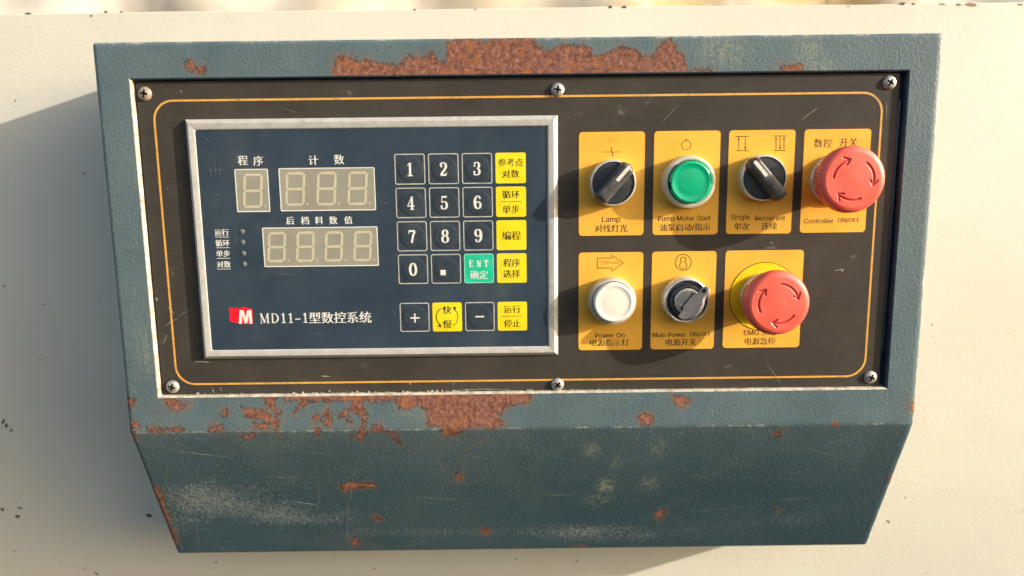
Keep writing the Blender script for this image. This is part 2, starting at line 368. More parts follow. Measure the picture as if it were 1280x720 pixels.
SERIF = {   # strokes in a 0.6 x 1 box, vertical runs thick, horizontal runs thin; ('f', pts, w) fixed width
 '0': [('v', arc(.3, .5, .22, .46, 0, 360, 28))],
 '1': [('f', [(.32, .02), (.32, .98)], .17), ('f', [(.12, .035), (.52, .035)], .07), ('f', [(.12, .80), (.24, .85), (.32, .95)], .07)],
 '2': [('v', arc(.29, .71, .20, .25, 165, -20, 14)+[(.40, .46), (.22, .24), (.10, .07)]), ('f', [(.08, .07), (.50, .07)], .14), ('f', [(.50, .03), (.53, .26)], .06), ('d', (.14, .70), .075)],
 '3': [('v', arc(.27, .74, .19, .22, 150, -80, 12)), ('v', arc(.26, .28, .22, .25, 85, -150, 14)), ('d', (.12, .72), .075), ('d', (.10, .26), .08)],
 '4': [('f', [(.38, .02), (.38, .98)], .16), ('f', [(.38, .96), (.06, .30)], .06), ('f', [(.03, .28), (.57, .28)], .07), ('f', [(.24, .03), (.52, .03)], .06)],
 '5': [('f', [(.13, .93), (.50, .93)], .13), ('f', [(.13, .96), (.11, .52)], .055), ('v', arc(.27, .31, .22, .28, 130, -150, 16)), ('d', (.10, .24), .08)],
 '6': [('v', arc(.34, .5, .26, .46, 62, 180, 12)+arc(.34, .5, .26, .46, 180, 250, 8)), ('v', arc(.31, .29, .20, .26, 0, 360, 22)), ('d', (.46, .82), .075)],
 '7': [('f', [(.08, .91), (.53, .91)], .14), ('f', [(.08, .96), (.07, .72)], .055), ('f', [(.52, .88), (.38, .55), (.27, .02)], .15)],
 '8': [('v', arc(.3, .74, .17, .22, 0, 360, 20)), ('v', arc(.3, .27, .21, .25, 0, 360, 22))],
 '9': [('v', arc(.29, .71, .20, .26, 0, 360, 22)), ('v', arc(.26, .5, .26, .46, -118, 0, 10)+arc(.26, .5, .26, .46, 0, 50, 6)), ('d', (.14, .18), .075)],
 '-': [('f', [(.08, .38), (.52, .38)], .12)],
 'M': [('f', [(.10, .03), (.10, .97)], .06), ('f', [(.12, .96), (.40, .06)], .17), ('f', [(.40, .06), (.66, .96)], .06), ('f', [(.70, .03), (.70, .97)], .16),
       ('f', [(.0, .03), (.22, .03)], .05), ('f', [(.56, .03), (.84, .03)], .05), ('f', [(.0, .97), (.14, .97)], .05), ('f', [(.64, .97), (.84, .97)], .05)],
 'D': [('f', [(.14, .03), (.14, .97)], .16), ('v', [(.06, .96)]+arc(.22, .5, .40, .46, 90, -90, 18)+[(.06, .04)])],
 'E': [('f', [(.14, .03), (.14, .97)], .15), ('f', [(.03, .96), (.52, .96)], .06), ('f', [(.03, .04), (.54, .04)], .06), ('f', [(.14, .5), (.40, .5)], .06), ('f', [(.51, .97), (.53, .76)], .06), ('f', [(.53, .03), (.56, .28)], .06), ('f', [(.40, .36), (.40, .64)], .05)],
 'N': [('f', [(.12, .03), (.12, .97)], .06), ('f', [(.13, .96), (.52, .04)], .16), ('f', [(.53, .03), (.53, .97)], .06), ('f', [(.0, .03), (.24, .03)], .05), ('f', [(.42, .97), (.64, .97)], .05), ('f', [(.0, .97), (.14, .97)], .05)],
 'T': [('f', [(.3, .03), (.3, .97)], .16), ('f', [(.02, .95), (.58, .95)], .07), ('f', [(.04, .97), (.02, .74)], .06), ('f', [(.56, .97), (.58, .74)], .06), ('f', [(.16, .03), (.44, .03)], .05)],
}
SW = {'M': .92, 'D': .74, 'N': .70, 'E': .66, 'T': .68, '1': .58, '-': .6}
def put_serif(mb, ch, x, z, h, y, m=0, wk=1.0, bw=1.0):             # x left, z bottom, h height
    q = 0
    for st in SERIF[ch]:
        q += 1; yy = y-.004*q
        if st[0] == 'd':
            c, r = st[1], st[2]; mb.add([(x+(c[0]+r*math.cos(t*PI/6))*h*wk, yy, z+(c[1]+r*math.sin(t*PI/6))*h) for t in range(12)], [tuple(range(12))], m); continue
        P = st[1]; n = len(P)
        if st[0] == 'f': ws = [st[2]*h*bw]*n
        else:
            ws = []
            for i in range(n):
                a = P[max(i-1, 0)]; b = P[min(i+1, n-1)]; dx, dz = b[0]-a[0], b[1]-a[1]; l = math.hypot(dx, dz) or 1
                ws.append((.055+.125*(abs(dz)/l)**1.5)*h*bw)
        Q = [(x+p[0]*h*wk, z+p[1]*h) for p in P]
        n = len(Q); A, B = [], []
        for i in range(n):
            a = Vector(Q[max(i-1, 0)]); b = Vector(Q[min(i+1, n-1)]); d = (b-a); d = d.normalized() if d.length > 1e-9 else Vector((1, 0)); w = ws[i]/2
            A.append((Q[i][0]-d.y*w, yy, Q[i][1]+d.x*w)); B.append((Q[i][0]+d.y*w, yy, Q[i][1]-d.x*w))
        mb.add(A+B, [(i, n+i, n+i+1, i+1) for i in range(n-1)], m)
    return SW.get(ch, .66)*h*wk

# ------------------------------------------------------------------ the machine behind
wt = at(640, 10, WALL_Y)[1]
def build_wall():
    mb = MBX()
    xs = np.linspace(-620, 620, 125); n = len(xs)
    top = [wt+.25*math.sin(x*.021)+.12*math.sin(x*.13) for x in xs]
    V = []; rows = [(WALL_Y, -420, False), (WALL_Y, None, True)]
    prof = [(WALL_Y, -1), (WALL_Y+.15, -.35), (WALL_Y+.6, 0), (WALL_Y+3.0, 0.15)]
    for x in xs: V.append((x, WALL_Y, -420))
    for (y, dz) in prof:
        for x, t in zip(xs, top): V.append((x, y, t+dz))
    for x in xs: V.append((x, WALL_Y+3.0, -420))
    F = []
    for r in range(len(prof)+1):
        for i in range(n-1): F.append((r*n+i, r*n+i+1, r*n+n+i+1, r*n+n+i))
    mb.add(V, F)
    w = mb.build('machine_wall', MAT['wall'], smooth=40); w['kind'] = 'structure'
    return w
wall = build_wall()
def blob(cx, cz, r, asp=1.0, rot=0.0, n=9, seed=0):
    rr = random.Random(seed); P = []
    for k in range(n):
        t = 2*PI*k/n; q = r*rr.uniform(.6, 1.25); x, z = q*math.cos(t)*asp, q*math.sin(t)
        P.append((cx+x*math.cos(rot)-z*math.sin(rot), cz+x*math.sin(rot)+z*math.cos(rot)))
    return P
chips = [(4, 527, 2.0, 2.2, -.9), (8, 532, 2.6, 1.5, -.9), (14, 538, 1.8, 1.3, -.8), (3, 637, 3.0, 1.2, .4), (22, 645, 2.6, 1.8, .1), (25, 635, 1.6, 2, .1), (186, 644, 3.2, 1.6, .45),
         (178, 642, 1.0, 1, 0), (18, 689, 1.5, 1, 0), (106, 711, 1.3, 1.2, 0), (121, 717, 1.6, 2.4, .5), (270, 703, 1.6, 1, 1.3), (5, 358, 1.5, 1.2, -1), (54, 381, 1.3, 1, 0), (125, 377, 1.2, 1, 0),
         (50, 449, 1.2, 1, .5), (105, 217, 1.6, 1.1, 0), (19, 126, 1.6, .7, .2), (114, 20, 1.7, 1, 1.2), (35, 17, 1.4, 3, 0), (132, 15, 1.2, 2, 0), (152, 15, 1.0, 2, 0), (518, 12, 1.4, 1.3, 0),
         (594, 12, 1.2, 1, 0), (721, 701, 1.5, 1, 0), (468, 711, 1.3, 1, 0), (1110, 652, 1.8, 2.0, .8), (1131, 622, 1.2, 1.2, 0), (1112, 651, 1.0, 1, 0), (1165, 406, 1.3, 1.1, 0), (1158, 716, 1.0, 1, 0),
         (26, 620, 1.2, 1, 0), (76, 703, 1.1, 1, 0), (645, 699, 1.2, 1, 0), (763, 9, 1.8, 1.6, 0), (780, 9, 1.6, 2.2, 0), (1128, 5, 1.8, 2.4, 0), (1142, 5, 1.3, 2, 0)]
for i, (px, py, r, asp, rot) in enumerate(chips):
    x, z = at(px, py, WALL_Y); MBX().slab(blob(x, z, r*.5, asp, -rot, 9, i), WALL_Y-.03, WALL_Y+.05).build('paint_chip', MAT['chip'], wall)
mb = MBX()
for px, py, r, asp in ((1213, 6, 3.4, 3.2), (1198, 6, 2.0, 3), (1275, 6, 2.2, 2), (1178, 4, 1.6, 4), (1060, 8, 1.0, 4)):
    x, z = at(px, py, WALL_Y); MBX().slab(blob(x, min(z, wt-.8), r*.4, asp, 0, 12, px), WALL_Y-.04, WALL_Y+.05).build('rust_spot', MAT['scratchrust'], wall)
x, z = at(1268, 633, WALL_Y); 
ghost = plain('ghost_of_old_number', (.545, .51, .41), None, .5, bump=0)
g = MBX(); put_text(g, '5', x-2, z, 7, WALL_Y-.03); put_text(g, '2', x+7, z, 7, WALL_Y-.03); g.build('faded_number', ghost, wall)

def back_sheet():
    n = NT('dirty_white_cover', rough=.7)
    a = n.noise(3.0, 4, .55, n.map((1.2, 1, 2.5))); b = n.noise(14, 5, .6)
    c = n.mix(n.rng(b, .35, .7), (.74, .70, .62), (.60, .55, .47))
    c = n.mix(n.math('MULTIPLY', n.attr('ochre'), n.rng(b, .2, .55)), c, (.50, .36, .16)); c = n.mix(n.attr('grey'), c, (.40, .41, .38)); n.color(c); n.bump(b, 2.0, .5)
    Y = 260; N = 81; xs = np.linspace(-800, 800, N); zs = np.linspace(-300, 420, 25)
    V = [(x, Y+6*math.sin(x*.02+z*.05)+4*math.sin(x*.051), z) for z in zs for x in xs]
    F = [(r*N+i, r*N+i+1, r*N+N+i+1, r*N+N+i) for r in range(24) for i in range(N-1)]
    o = mesh_obj('backdrop', V, F, n.m, smooth=180); o['kind'] = 'structure'
    A = o.data.attributes.new('ochre', 'FLOAT', 'POINT'); G = o.data.attributes.new('grey', 'FLOAT', 'POINT')
    x1, x2, x3, x4 = at(330, 0, Y)[0], at(690, 0, Y)[0], at(1030, 0, Y)[0], at(1185, 0, Y)[0]
    def ss(a, b, v): t = np.clip((v-a)/(b-a), 0, 1); return t*t*(3-2*t)
    xx = np.array([v[0] for v in V])
    A.data.foreach_set('value', (.35*ss(x1, x1+60, xx)*(1-ss(x2, x2+40, xx))+.95*ss(x2+20, x2+90, xx)*(1-ss(x3+50, x3+90, xx))).astype(np.float32))
    G.data.foreach_set('value', (.8*ss(x4-10, x4+25, xx)).astype(np.float32))
    return o
back_sheet()

# ------------------------------------------------------------------ control box housing
box = thing('control_box', 'teal painted steel control box with rusty rims, mounted on the cream machine wall', 'control box', loc=(0, 0, 0))
OX0, OX1, OZ0, OZ1 = -214.3, 215.6, -90.2, 92.2     # opening for the faceplate
HW = 233.0
def crop(ox, oy, s, pts): return [(ox+x/s, oy+y/s) for x, y in pts]
A_, B_, C_, D_ = (400, 0, 2.667), (400, 460, 2.768), (0, 460, 2.769), (820, 440, 2.572)
RUST = [
 crop(*A_, [(48,215),(62,190),(100,183),(125,205),(165,200),(215,212),(265,215),(290,190),(345,190),(385,170),(392,200),(420,210),(428,165),(425,145),(445,130),(520,130),(545,138),(600,128),(715,128),(725,150),(745,168),(800,155),(830,145),(880,148),(905,170),(920,185),(960,175),(1010,158),(1045,160),(1055,178),(1090,185),(1100,190),(1130,160),(1140,135),(1165,130),(1180,150),(1195,175),(1215,190),(1222,225),(1215,262),(50,268),(44,235)]),
 crop(*B_, [(250,90),(265,130),(300,145),(340,130),(375,150),(370,195),(410,200),(430,235),(470,235),(500,210),(560,205),(600,215),(635,190),(620,160),(650,135),(700,125),(732,110),(728,80),(300,80)]),
 crop(*B_, [(-30,85),(-30,112),(250,114),(250,85)]),
 crop(*B_, [(120,105),(100,135),(65,158),(72,172),(110,152),(135,155),(148,175),(138,218),(108,235),(145,255),(157,230),(162,160),(148,130),(142,105)]),
 crop(*B_, [(12,152),(30,155),(34,195),(18,200)]), crop(*B_, [(92,175),(110,175),(108,188),(94,186)]),
 crop(*B_, [(1100,170),(1130,160),(1152,175),(1150,195),(1110,193)]), crop(*B_, [(75,402),(110,400),(190,400),(195,408),(110,415),(95,430),(75,415)]),
 crop(*B_, [(470,385),(480,365),(492,375),(485,392)]), crop(*B_, [(190,515),(215,520),(215,532),(195,526)]), crop(*B_, [(1163,505),(1180,488),(1192,492),(1187,510),(1172,520)]),
 crop(*B_, [(563,553),(580,550),(582,570),(568,570)]), crop(*B_, [(185,200),(210,198),(212,215),(190,218)]), crop(*B_, [(232,215),(262,225),(275,262),(262,250)]), crop(*B_, [(885,620),(912,620),(910,632),(888,630)]),
 crop(*B_, [(118,590),(130,590),(128,612),(118,610)]),
 crop(*C_, [(835,132),(850,160),(870,182),(900,172),(935,188),(952,208),(962,180),(977,148),(960,148),(950,175),(920,155),(880,145),(840,138)]),
 crop(*C_, [(915,95),(947,95),(948,142),(930,135)]), crop(*C_, [(1018,158),(1058,122),(1080,114),(1170,112),(1170,90),(985,90),(990,112),(1050,112)]),
 crop(*C_, [(1118,160),(1140,150),(1137,190),(1122,196)]), crop(*C_, [(725,205),(770,194),(776,210),(745,222),(725,216)]), crop(*C_, [(1085,165),(1108,170),(1100,182),(1086,178)]),
 crop(*C_, [(515,211),(620,206),(636,213),(600,221),(520,219)]), crop(*C_, [(556,100),(600,110),(650,122),(622,147),(592,142)]), crop(*C_, [(770,150),(785,145),(783,165),(772,165)]),
 crop(*C_, [(1093,210),(1112,208),(1105,232),(1098,230)]), crop(*C_, [(840,232),(875,230),(872,240),(845,244)]), crop(*C_, [(885,193),(925,195),(925,210),(895,212)]),
 crop(*C_, [(432,105),(465,108),(464,130),(445,132)]), crop(*C_, [(448,188),(482,192),(480,204),(450,200)]), crop(*C_, [(450,215),(468,220),(465,240),(452,235)]),
 crop(*C_, [(522,408),(546,415),(560,450),(578,500),(606,580),(624,622),(600,600),(560,500)]),
 [(231,79),(236,78),(258,86),(256,92),(236,86)], [(976,83),(1003,82),(1003,88),(980,90)],
 crop(*D_, [(820,165),(850,153),(852,190),(825,190)]), crop(*D_, [(55,143),(105,143),(109,158),(85,172),(74,182),(62,162)]), crop(*D_, [(385,258),(402,255),(396,274),(386,274)]), crop(*D_, [(566,230),(576,230),(574,236),(568,236)]),
 crop(*D_, [(388,503),(398,504),(396,510),(390,509)]), crop(*D_, [(752,405),(770,402),(768,414),(756,414)]), [(868,88),(890,87),(888,96),(866,96)], [(400,0)][:0],
]
RUST = [r for r in RUST if r]
CHALK = [(250, 625, 45, 22, 1.0), (330, 640, 60, 18, 1.0), (400, 645, 60, 15, .8), (230, 655, 30, 18, .8), (300, 610, 90, 20, .6), (520, 625, 60, 12, .45), (720, 665, 60, 15, .6), (800, 670, 90, 12, .6), (980, 650, 90, 18, .5), (560, 665, 200, 10, .5),
         (300, 560, 100, 20, .35), (440, 590, 60, 14, .4), (250, 535, 60, 20, .3), (1040, 560, 50, 25, .3), (950, 600, 60, 12, .3), (420, 540, 80, 12, .4), (180, 250, 14, 60, .3), (170, 320, 12, 40, .45), (200, 65, 60, 16, .3), (1160, 60, 25, 30, .3)]
STAIN = [(757, 608, 9, 9, 1.1), (745, 624, 16, 6, .55), (740, 563, 9, 8, .8), (770, 580, 6, 12, .45), (812, 604, 11, 10, .6), (822, 560, 8, 12, .5), (912, 66, 18, 16, .55), (1010, 62, 14, 18, .6), (1032, 82, 10, 5, .6), (520, 475+40, 20, 8, .3), (180, 440, 12, 30, .35), (890, 60, 14, 10, .4)]
GRIME = [(330, 540, 160, 25, 1.0), (520, 560, 130, 30, 1.0), (180, 440, 14, 80, 1.0), (700, 75, 240, 20, .8), (1050, 540, 60, 12, .8), (840, 555, 60, 20, .7), (215, 620, 14, 60, 1.0), (440, 515, 180, 18, .9)]
def seg_sdf(P, poly):
    d = np.full(len(P), 1e9); ins = np.zeros(len(P), bool); n = len(poly)
    for i in range(n):
        a = np.array(poly[i]); b = np.array(poly[(i+1) % n]); e = b-a; w = P-a
        t = np.clip((w@e)/max(e@e, 1e-9), 0, 1); q = w-t[:, None]*e; d = np.minimum(d, (q**2).sum(1))
        c = ((a[1] > P[:, 1]) != (b[1] > P[:, 1])); ys = np.where(abs(e[1]) < 1e-9, 1e-9, e[1])
        ins ^= c & (P[:, 0] < e[0]*(P[:, 1]-a[1])/ys+a[0])
    d = np.sqrt(d); return np.where(ins, -d, d)
def build_housing():
    # profile down the skin: (y, z, s, normal)
    R1, RF, RB = 2.0, 7.0, 2.0
    top = 111.5; prof = []
    prof += [(WALL_Y, top), (60, top), (30, top), (10, top)]
    prof += [(R1-R1*math.sin(a), top-R1+R1*math.cos(a)) for a in np.linspace(0, PI/2, 5)]
    z = top-R1
    zs = list(np.arange(z-1.5, OZ1, -1.5))+[OZ1]+list(np.arange(OZ1-3, OZ0, -3.0))+[OZ0]+list(np.arange(OZ0-1.5, FOLD_Z+2, -1.5))
    prof += [(0, q) for q in zs]
    # rounded fold
    ang = math.atan2(CHIN_Y, FOLD_Z-CHIN_Z); T = RF*math.tan(ang/2)
    prof += [(RF-RF*math.cos(a), FOLD_Z+T-RF*math.sin(a)) for a in np.linspace(0, ang, 7)]
    L = math.hypot(CHIN_Y, FOLD_Z-CHIN_Z); uy, uz = CHIN_Y/L, (CHIN_Z-FOLD_Z)/L
    for s in np.arange(T+1.5, L-RB-1, 1.5): prof.append((uy*s, FOLD_Z+uz*s))
    # bottom edge turning back to the wall
    c = np.array([uy*(L-RB), FOLD_Z+uz*(L-RB)]); nin = np.array([-uz, uy]); nin = nin if nin[0] > 0 else -nin
    cc = c+nin*RB; a0 = math.atan2(-nin[1], -nin[0]); a1 = -PI/2-.0
    if a0 > 0: a0 -= 2*PI
    for a in np.linspace(a0, a1 if a1 > a0 else a1, 6): prof.append((cc[0]+RB*math.cos(a), cc[1]+RB*math.sin(a)))
    zb = prof[-1][1]; prof += [(60, zb), (75, zb), (WALL_Y, zb)]
    pr = np.array(prof); n = len(pr)
    tg = np.gradient(pr, axis=0); tg /= np.linalg.norm(tg, axis=1)[:, None]
    nin = np.c_[-tg[:, 1], tg[:, 0]]                      # inward candidates (y,z)
    cen = np.array([50, -40]); sg = np.sign(((cen-pr)*nin).sum(1)); nin *= sg[:, None]
    xs = [-HW, -HW+.25, -HW+.8, -HW+1.6]+list(np.arange(-HW+3, OX0, 1.5))+[OX0]+list(np.linspace(OX0, OX1, 288)[1:-1])+[OX1]+list(np.arange(OX1+1.5, HW-2.4, 1.5))+[HW-1.6, HW-.8, HW-.25, HW]
    inset = {0: 1.6, 1: 1.0, 2: .4, 3: 0.0}
    m = len(xs); V = []
    for i in range(n):
        for j, x in enumerate(xs):
            k = inset.get(min(j, m-1-j), 0.0); V.append((x, pr[i, 0]+nin[i, 0]*k, pr[i, 1]+nin[i, 1]*k))
    F = []
    for i in range(n-1):
        zc = (pr[i, 1]+pr[i+1, 1])/2; flat = abs(pr[i, 0]) < 1e-6 and abs(pr[i+1, 0]) < 1e-6
        for j in range(m-1):
            xc = (xs[j]+xs[j+1])/2
            if flat and OX0 < xc < OX1 and OZ0 < zc < OZ1: continue
            F.append((i*m+j, (i+1)*m+j, (i+1)*m+j+1, i*m+j+1))
    # side plates
    for side in (0, 1):
        idx = [i*m+(0 if side == 0 else m-1) for i in range(n)]; F.append(tuple(idx if side == 1 else idx[::-1]))
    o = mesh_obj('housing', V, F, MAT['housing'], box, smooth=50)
    # weathering fields and the painted front light, in mm on the skin
    Va = np.array(V); s = np.where(Va[:, 2] >= FOLD_Z, -Va[:, 2], -FOLD_Z+np.hypot(Va[:, 1], Va[:, 2]-FOLD_Z)); P = np.c_[Va[:, 0], s]
    sd = np.full(len(P), 30.0)
    for poly in RUST:
        q = [surf(px, py) for px, py in poly]; cx = [a for a, b in q]; cz = [b for a, b in q]
        near = (P[:, 0] > min(cx)-8) & (P[:, 0] < max(cx)+8) & (P[:, 1] > min(cz)-8) & (P[:, 1] < max(cz)+8)
        sm = min(max(cx)-min(cx), max(cz)-min(cz)); off = 0.0 if sm > 15 else (.3 if sm > 6 else .45)   # small spots keep their body against the edge noise
        if near.any(): sd[near] = np.minimum(sd[near], seg_sdf(P[near], q)-off)
    def field(lst):
        f = np.zeros(len(P))
        for px, py, rx, ry, a in lst:
            cx, cs = surf(px, py); kx, kz = rx*.47, ry*.5; f += a*np.exp(-(((P[:, 0]-cx)/kx)**2+((P[:, 1]-cs)/kz)**2)*.7)
        return f
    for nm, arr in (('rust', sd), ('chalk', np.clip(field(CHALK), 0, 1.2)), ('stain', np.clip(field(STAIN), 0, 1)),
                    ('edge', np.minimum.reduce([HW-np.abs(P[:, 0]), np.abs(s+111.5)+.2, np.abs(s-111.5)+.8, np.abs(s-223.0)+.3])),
                    ('front_light', np.clip((165-s)/60, 0, 1)*.8), ('grime', np.clip(field(GRIME), 0, 1))):
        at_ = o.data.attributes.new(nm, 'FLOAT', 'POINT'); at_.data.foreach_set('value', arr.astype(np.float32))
    return o
build_housing()
# rounded inner lip of the opening: four mitred strips
def build_lip():
    r = 1.1; sec = [(r-r*math.cos(a)-.0, r-r*math.sin(a)) for a in np.linspace(PI/2, 0, 5)]  # (inward offset, depth)
    sec = [(0.0+ (r*math.sin(a)), r-r*math.cos(a)) for a in np.linspace(0, PI/2, 5)]+[(r, 9.0)]
    C = [(OX0, OZ1, 1, -1), (OX1, OZ1, -1, -1), (OX1, OZ0, -1, 1), (OX0, OZ0, 1, 1)]
    mb = MBX()
    for k in range(4):
        a, b = C[k], C[(k+1) % 4]; V = []; N = 60
        for (d, y) in sec:
            for q in range(N+1):
                t = q/N; x = a[0]+a[2]*d+(b[0]+b[2]*d-a[0]-a[2]*d)*t; z = a[1]+a[3]*d+(b[1]+b[3]*d-a[1]-a[3]*d)*t; V.append((x, y, z))
        F = [(l*(N+1)+q, (l+1)*(N+1)+q, (l+1)*(N+1)+q+1, l*(N+1)+q+1) for l in range(len(sec)-1) for q in range(N)]
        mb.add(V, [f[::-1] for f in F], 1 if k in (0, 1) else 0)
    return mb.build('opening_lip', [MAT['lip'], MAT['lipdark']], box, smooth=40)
lip = build_lip()
# dark flange behind the plate with two narrow slots by the right edge
mb = MBX()
mb.slab([(OX0+.5, OZ0+.5), (OX1-.5, OZ0+.5), (OX1-.5, OZ1-.5), (OX0+.5, OZ1-.5)], 6.2, 7.4)
mb.build('rear_flange', MAT['lipdark'], box)
PX0, PX1, PZ0, PZ1 = -212.2, 211.4, -88.9, 90.6
mb = MBX()
mb.slab(rrect(PX0, PX1, PZ0, PZ1, .8, 3), PLATE_Y, PLATE_Y+1.6, 0, .15); fp = mb.build('faceplate', MAT['plate'], box, smooth=30)
bevel_box('side_rail', 211.9, 213.6, 3.4, 6.0, -68, 76, .3, MAT['lipdark'], box)
# orange border line
mb = MBX(); B = rrect(-203.4, 202.6, -82.7, 80.2, 11, 10); mb.ribbon(B, 1.15, PLATE_Y-.03, PLATE_Y+.05, closed=True); mb.build('border_line', MAT['line'], fp)
# scuffs on the plate
mb = MBX(); rr = random.Random(5)
def scratch(mb, p0, p1, w, y, seed, Y0=None, bend=.02, m=0):
    r = random.Random(seed); n = 9; P = []; Ws = []
    L = math.hypot(p1[0]-p0[0], p1[1]-p0[1]); nx, nz = -(p1[1]-p0[1])/L, (p1[0]-p0[0])/L
    for k in range(n):
        t = k/(n-1); o = math.sin(t*PI)*bend*L+r.uniform(-.2, .2)*w*1.2; P.append((p0[0]+(p1[0]-p0[0])*t+nx*o, p0[1]+(p1[1]-p0[1])*t+nz*o)); Ws.append(w*(.25+.75*math.sin(PI*(t*.9+.05)))*r.uniform(.5, 1.1))
    mb.ribbon(P, Ws, y, y+.01, m)
for k, (a, b, w) in enumerate([((958, 455), (975, 478), .25), ((846, 22+110), (828, 152), .22), ((1000, 152), (1022, 135), .3), ((402, 470), (413, 471), .7), ((206, 408), (222, 398), .3), ((204, 430), (209, 418), .35), ((196, 372), (196, 376), .8), ((512, 478), (514, 481), .8),
        ((1044, 338), (1056, 337), .5), ((1050, 336), (1054, 340), .6), ((963, 302), (966, 305), .5), ((265, 486), (268, 492), .5), ((275, 484), (277, 489), .4), ((244, 452), (262, 453), .5), ((210, 384), (218, 392), .6), ((222, 396), (236, 388), .2),
        ((817, 118), (806, 132), .16), ((1108, 128), (1108, 150), .3), ((905, 460), (915, 456), .2), ((350, 135), (372, 141), .2), ((560, 489), (640, 487), .3), ((225, 100+13), (228, 115), .5)]):
    scratch(mb, at(*a, PLATE_Y), at(*b, PLATE_Y), w, PLATE_Y-.02, k)
mb.build('scuff_marks', MAT['smearline'], fp, kind='stuff')
# crumbled paint along the lower lip
mb = MBX(); rr = random.Random(11)
for k in range(110):
    x = rr.uniform(OX0+2, OX1-3) if k > 90 else rr.gauss(-80, 55)
    x = min(max(x, OX0+2), OX1-3); w = rr.uniform(.3, 1.7); h = rr.uniform(.12, .42)
    mb.slab(blob(x, OZ0+.9+abs(rr.gauss(0, .45)), h, w/h*.5, rr.uniform(-.4, .4), 7, k), 1.6, 2.6)
mb.build('flaked_paint', MAT['lip'], box, kind='stuff')
# scratches on the housing skin
def skin3(px, py, lift=.05):
    x, s = surf(px, py)
    if s <= -FOLD_Z: return Vector((x, -lift, -s))
    t = s+FOLD_Z; L = math.hypot(CHIN_Y, FOLD_Z-CHIN_Z); uy, uz = CHIN_Y/L, (CHIN_Z-FOLD_Z)/L
    return Vector((x, uy*t+uz*lift, FOLD_Z+uz*t-uy*lift))
def skin_scratch(mb, pts, w, seed, m=0):
    r = random.Random(seed); Q = []
    for i in range(len(pts)-1):
        n = max(2, int(math.hypot(pts[i+1][0]-pts[i][0], pts[i+1][1]-pts[i][1])/5))
        for k in range(n): t = k/n; Q.append((pts[i][0]+(pts[i+1][0]-pts[i][0])*t+r.uniform(-.35, .35), pts[i][1]+(pts[i+1][1]-pts[i][1])*t+r.uniform(-.35, .35)))
    Q.append(pts[-1]); n = len(Q); A, B = [], []
    for i in range(n):
        a = skin3(*Q[max(i-1, 0)]); b = skin3(*Q[min(i+1, n-1)]); d = (b-a).normalized(); nn = d.cross(Vector((0, -1, -.2)).normalized()); ww = w*.5*r.uniform(.25, 1.1)*(.3+.7*math.sin(PI*(i+.4)/(n+.2)))
        p = skin3(*Q[i]); A.append(tuple(p+nn*ww)); B.append(tuple(p-nn*ww))
    mb.add(A+B, [(i, i+1, n+i+1, n+i) for i in range(n-1)], m)
mb = MBX()
SCR = [([(447, 575), (440, 600), (435, 640), (434, 680)], .5, 0), ([(245, 625), (246, 655), (250, 690)], .45, 0), ([(397, 600), (399, 622), (393, 655)], .5, 0), ([(365, 627), (395, 631)], .6, 0), ([(215, 563), (255, 568), (290, 572)], .35, 0), ([(384, 564), (415, 569)], .4, 0), ([(270, 680), (285, 691)], .35, 0),
       ([(445, 661), (495, 666)], .3, 0), ([(497, 687), (520, 680), (537, 672)], .35, 0), ([(482, 632), (490, 663)], .25, 0), ([(620, 545), (590, 558), (576, 566), (577, 590)], .7, 1), ([(545, 575), (558, 590)], .25, 0), ([(580, 569), (612, 574)], .25, 0), ([(724, 528), (721, 538)], .5, 0), ([(680, 618), (715, 619)], .3, 0),
       ([(520, 622), (570, 624)], .35, 0), ([(1118, 380), (1130, 405), (1134, 418)], .3, 0), ([(1128, 366), (1138, 400)], .25, 0), ([(990, 592), (1005, 588)], .35, 0), ([(1030, 555), (1075, 545)], .2, 0), ([(840, 543), (870, 536)], .22, 0), ([(404, 505), (404, 535)], .3, 0), ([(320, 596), (390, 597)], .2, 0),
       ([(170, 205), (168, 240)], .4, 0), ([(140, 150), (142, 190)], .25, 0), ([(245, 585), (246, 600)], .3, 0), ([(210, 540), (208, 600), (220, 650), (226, 685)], .3, 0), ([(1010, 560), (1060, 575)], .2, 0), ([(700, 560), (760, 552)], .2, 0), ([(860, 640), (930, 634)], .2, 0), ([(975, 625), (1015, 622)], .25, 0), ([(300, 540), (345, 538)], .3, 1), ([(512, 520), (560, 528)], .3, 1)]
for k, (p, w, m) in enumerate(SCR): skin_scratch(mb, p, w, k, m)
mb.build('scratch_marks', [MAT['scratch'], MAT['scratchrust']], box, kind='stuff')

# screws
def make_screw(old):
    m = MAT['screwold' if old else 'screw']; mb = MBX(); seg = 32
    # pan head with a cross recess: polar grid with the cross pushed in
    V = []; F = []; NR = 16
    def dep(x, z, r):
        base = -1.9+1.25*(r/3.75)**3.2 if r < 3.75 else 0
        a = abs(x) < .42 and abs(z) < 1.9; b = abs(z) < .42 and abs(x) < 1.9
        c = (abs(x)+abs(z)) < 1.25
        return base+(1.2 if (a or b or c) else 0)
    N = 41; g = np.linspace(-3.75, 3.75, N); idx = {}
    mat = []
    for i, x in enumerate(g):
        for j, z in enumerate(g):
            r = math.hypot(x, z)
            if r > 3.75*1.02: continue
            idx[i, j] = len(V); V.append((x, dep(x, z, r), z))
    for i in range(N-1):
        for j in range(N-1):
            q = [(i, j), (i+1, j), (i+1, j+1), (i, j+1)]
            if all(k in idx for k in q): F.append(tuple(idx[k] for k in q)); d = max(V[idx[k]][1]+1.9-1.25*(math.hypot(V[idx[k]][0], V[idx[k]][2])/3.75)**3.2 for k in q); mat.append(1 if d > .6 else 0)
    mb.V = V; mb.F = F; mb.M = mat
    mb.lathe([(3.62, -.75), (3.8, -.45), (3.85, -.1), (3.85, .3)], (0, 0), 48, 0)
    return mb
